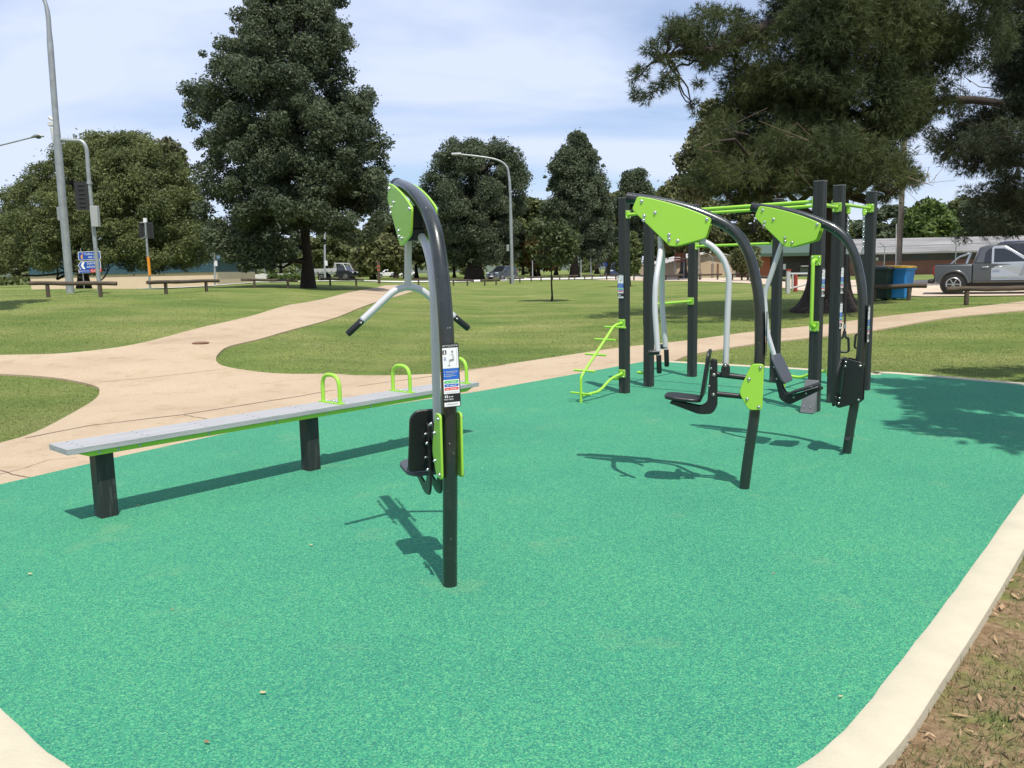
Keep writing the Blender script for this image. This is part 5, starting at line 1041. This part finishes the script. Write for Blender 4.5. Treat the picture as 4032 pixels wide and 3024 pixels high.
# pickup
def pickup():
    Y=29.6;b=base(3860,Y);t=empty('pickup_truck',b-Vector((0,0,.02)),R(-28));tag(t,'silver and dark grey pickup with a chrome sports bar, parked on the gravel at right','pickup');t.scale=(.96,.96,.96)
    W=1.76;gp=carpaint('gunmetal_paint',(.115,.12,.125),.5);sp_=carpaint('silver_paint',(.52,.53,.54),.55)
    x0=-1.5;xb=-.28;xd=.32;xe=1.52
    m=MB();m.xzw([(x0,.5,W/2-.02),(x0-.02,.95,W/2),(x0+.02,1.08,W/2-.02),(xb,1.09,W/2-.02),(xb,.42,W/2),(x0+.1,.46,W/2)]);m.build('tub',gp,t,bevel=.04,seg=3)
    m=MB();m.box(((x0+xb)/2+.02,0,1.10),(xb-x0-.08,W-.14,.035));m.build('tonneau_cover',DARKG,t,bevel=.01)
    m=MB();m.xzw([(xb+.012,.42,W/2),(xb+.012,1.12,W/2-.02),(xe+.12,1.10,W/2-.02),(2.65,1.02,W/2-.08),(2.82,.8,W/2-.1),(2.82,.42,W/2-.06)]);m.build('body',gp,t,bevel=.05,seg=3)
    cab=[(xb+.03,1.1),(xb+.22,1.70),(xb+.5,1.78),(.75,1.76),(1.72,1.10)];hw=lambda z:W/2-.05-.17*(z-1.1)/.66
    m=MB();m.xzw([(x,z,hw(z)) for x,z in cab]);m.build('cabin',gp,t,bevel=.06,seg=3)
    side_panel(t,'rear_window',[(xb+.36,1.15),(xb+.40,1.5),(xb+.50,1.63),(xd-.01,1.65),(xd+.02,1.15)],hw,GLASS,.01)
    for s in(1,-1):
        dpts=[(xd,.52),(xd,1.12),(xd+.0,1.66),(xd+.05,1.715),(.72,1.70),(.95,1.57),(1.50,1.18),(xe,1.10),(xe-.02,.9),(xe-.03,.52)]
        hwd=lambda z:(hw(z) if z>1.1 else W/2-.02 if z>1. else W/2)
        m=MB();m.add([(x,s*(hwd(z)+.012),z) for x,z in dpts[0:2]+dpts[7:]],[(0,1,2,3,4)]);m.add([(x,s*(hw(max(z,1.1))+.012),z) for x,z in dpts[1:8]],[tuple(range(7))]);d=m.build('front_door',sp_,t,smooth=0);d['label']='silver front door'
        m=MB();m.add([(x,s*(hw(z)+.02),z) for x,z in[(xd+.07,1.15),(xd+.07,1.64),(.70,1.635),(.9,1.53),(1.40,1.17)]],[(0,1,2,3,4)]);m.build('window',GLASS,d,smooth=0)
        m=MB();m.box((xd+.2,s*(W/2+.035),.99),(.22,.03,.035));m.build('handle',CHROME,d,bevel=.008)
        m=MB();m.box(((xd+xe)/2,s*(W/2+.02),.63),(xe-xd-.04,.02,.06));m.build('moulding',CHROME,d)
        m=MB();m.add([(x,s*(W/2+.008),z) for x,z in[(xb+.03,.5),(xb+.03,1.1),(xd-.015,1.1),(xd-.015,.5)]],[(0,1,2,3)]);rd=m.build('rear_door',gp,t,smooth=0)
        m=MB();m.box((xd-.2,s*(W/2+.03),.99),(.2,.03,.035));m.build('handle',CHROME,rd,bevel=.008)
        m=MB();m.box((1.43,s*(W/2+.12),1.22),(.1,.2,.17));m.build('wing_mirror',CHROME,t,bevel=.03)
        m=MB();m.box((x0+.0,s*(W/2-.1),.86),(.08,.16,.32));m.build('tail_light',REDL,t,bevel=.02)
        m=MB();m.tube(bend([(-.95,s*.6,1.11),(-.72,s*.6,1.36),(-.44,s*.55,1.46)],.1,4),.035,10);m.tube([(-.45,s*.6,1.11),(-.33,s*.58,1.5)],.04,10)
        if s==1: m.tube([(-.42,-.56,1.49),(-.42,.56,1.49)],.035,10)
        m.build('sports_bar',CHROME,t,smooth=50)
        for x in(-.86,2.05):
            q=[(x+.47*math.cos(a),s*(W/2+.02),.40+.47*math.sin(a)) for a in np.linspace(.05,math.pi-.05,14)];m=MB();m.tube(q,.045,8);m.build('wheel_flare',gp,t,smooth=50)
            m=MB();m.tube([(x,s*(W/2-.3),.40),(x,s*(W/2+.014),.40)],.445,24);m.build('wheel_arch',DARKG,t,smooth=40);wheel(t,x,s*(W/2-.08),.38,s,.24)
        m=MB();m.box((2.72,s*.62,.85),(.14,.4,.18));m.build('headlight',CLEAR,t,bevel=.03)
    m=MB();m.box((x0-.1,0,.48),(.2,W-.1,.14));m.build('rear_bumper',DARKG,t,bevel=.03);m=MB();m.box((2.84,0,.5),(.12,W-.1,.26));m.build('front_bumper',gp,t,bevel=.04)
    m=MB();m.add([(1.70,-.7,1.12),(1.70,.7,1.12),(.78,.6,1.755),(.78,-.6,1.755)],[(0,1,2,3)]);o=m.build('windscreen',GLASS,t,smooth=0);o.location=(.012,0,.014)
    m=MB();m.tube([(.3,.3,1.75),(.22,.3,1.95)],.008,6);m.build('aerial',DARKG,t)
    m=MB();m.box((.7,0,.36),(3.6,1.3,.14));m.build('chassis',DARKG,t)
    m=MB();m.box((x0+.28,-(W/2-.1),.3),(.03,.22,.3));m.build('mud_flap',DARKG,t)
pickup()
# ------------------------------------------------------------------ small ground things
def inpoly(x,y,P):
    P=np.array(P);n=len(P);c=np.zeros(len(x),bool);j=n-1
    for i in range(n):
        a=(P[i,1]>y)!=(P[j,1]>y);c^=a&(x<(P[j,0]-P[i,0])*(y-P[i,1])/(P[j,1]-P[i,1]+1e-12)+P[i,0]);j=i
    return c
full_pad=list(pad_poly);kerb_zone=padL+kerb_out+[(-4.9,4.8)]
def grass(name,n,ymin,ymax,hmul,label,m_,xr=None,patchy=False):
    u=rng.random(n);y=1/(1/ymin-u*(1/ymin-1/ymax));x=(rng.random(n)*1.34-.67)*y*1.0 if xr is None else xr[0]+rng.random(n)*(xr[1]-xr[0])
    ok=~inpoly(x,y,path_poly)&~inpoly(x,y,kerb_zone);x=x[ok];y=y[ok];n=len(x)
    if patchy:
        q=np.sin(x*5.1+1.3*np.sin(y*3.7))+np.sin(y*6.3+1.7*np.sin(x*4.1+.5))+rng.normal(size=n)*.55;k=q>-.1;x=x[k];y=y[k];n=len(x)
    z=zt(x,y)-GDROP-(.012 if ymax<7 else 0.)
    s=np.clip(y/9.,.55,2.2);hgt=hmul*(.5+rng.random(n))*(.75+.25*s);wd=.0042*s*(.7+.6*rng.random(n))
    a=rng.random(n)*2*math.pi;l=rng.normal(size=(n,2))*.5*hgt[:,None]
    b0=np.stack([x-np.cos(a)*wd,y-np.sin(a)*wd,z],1);b1=np.stack([x+np.cos(a)*wd,y+np.sin(a)*wd,z],1);tp=np.stack([x+l[:,0],y+l[:,1],z+hgt],1)
    o=rawmesh(name,np.stack([b0,b1,tp],1).reshape(-1,3),3,m_);tag(o,label,'grass',kind='stuff')
GB=mat('grass_blade',(.17,.23,.065),.6,col2=(.265,.272,.12),vscale=.5,transl=.3,island=.35,spec=.2)
grass('lawn_grass',230000,7.2,40,.0125,'short mown grass blades over the lawns',GB)
grass('rough_grass',46000,1.6,6.2,.034,'sparse dry grass on bare soil beyond the kerb, lower right',mat('dry_grass_blade',(.22,.21,.09),.7,col2=(.09,.125,.04),vscale=2.5,transl=.3,island=.4),xr=(.9,4.8),patchy=True)
def litter():
    v=[]
    n=3600;x=.9+rng.random(n)*4.2;y=2.0+rng.random(n)*3.6;ok=~inpoly(x,y,kerb_zone);x=x[ok];y=y[ok]
    for i in range(len(x)):
        L_=.006+.032*rng.random()**2.2;W_=L_*rng.uniform(.1,.32);a=rng.uniform(0,6.28);z=-.036+rng.uniform(0,.01);c,s=math.cos(a),math.sin(a)
        for u,w_,k in((-1,0,0),(0,-1,.4),(1,0,rng.uniform(0,1)),(0,1,.4)): v.append((x[i]+c*u*L_-s*w_*W_,y[i]+s*u*L_+c*w_*W_,z+k*.012))
    o=rawmesh('leaf_litter',np.array(v),4,mat('dry_litter',(.30,.20,.11),.9,island=.7));tag(o,'scattered dry bark and leaf litter on the soil beyond the kerb','litter',kind='stuff')
litter()
LV=[((120,2262),'tan','pale curled leaf on the rubber at the left edge'),((1036,2730),'tan','tan leaf near the bottom centre left of the rubber pad'),((815,2925),'brown','brown crumpled leaf near the bottom edge of the rubber pad'),((680,2402),'brown','brown stalk-like leaf left of the first machine foot shadow'),((3045,2260),'red','reddish leaf right of centre on the open rubber'),((3310,2745),'tan','thin tan leaf close to the kerb at lower right'),((545,1992),'green','olive leaf in the shade of the bench plank'),((1225,2148),'tan','tiny pale leaf left of the first machine post')]
for p,c,lb in LV:
    P=G(*p,.012);m=MB();k=.4+random.random()*.35
    pts=[(math.cos(a)*.022*k*(1 if i%2 else .8),math.sin(a)*.009*k) for i,a in enumerate(np.linspace(0,6.28,9)[:-1])];a=random.uniform(-.4,.4)
    m.add([(x*math.cos(a)-y*math.sin(a),x*math.sin(a)+y*math.cos(a),.004+abs(x)*.25) for x,y in pts],[tuple(range(8))])
    o=m.build('fallen_leaf',mat('leaf_'+c,{'tan':(.5,.38,.2),'brown':(.24,.13,.07),'red':(.3,.09,.06),'green':(.16,.16,.07)}[c],.8),None,smooth=0,loc=P);tag(o,lb,'leaf','fallen leaves on the rubber pad')
P=GT(790,1352);m=MB();m.dome((0,0,0),(0,0,1),.16,.03,seg=12);o=m.build('bark_scrap',mat('brown_bark_scrap',(.2,.1,.06),.9),None,loc=P+Vector((0,0,.005)));tag(o,'small brown scrap of bark lying on the left concrete path','bark')
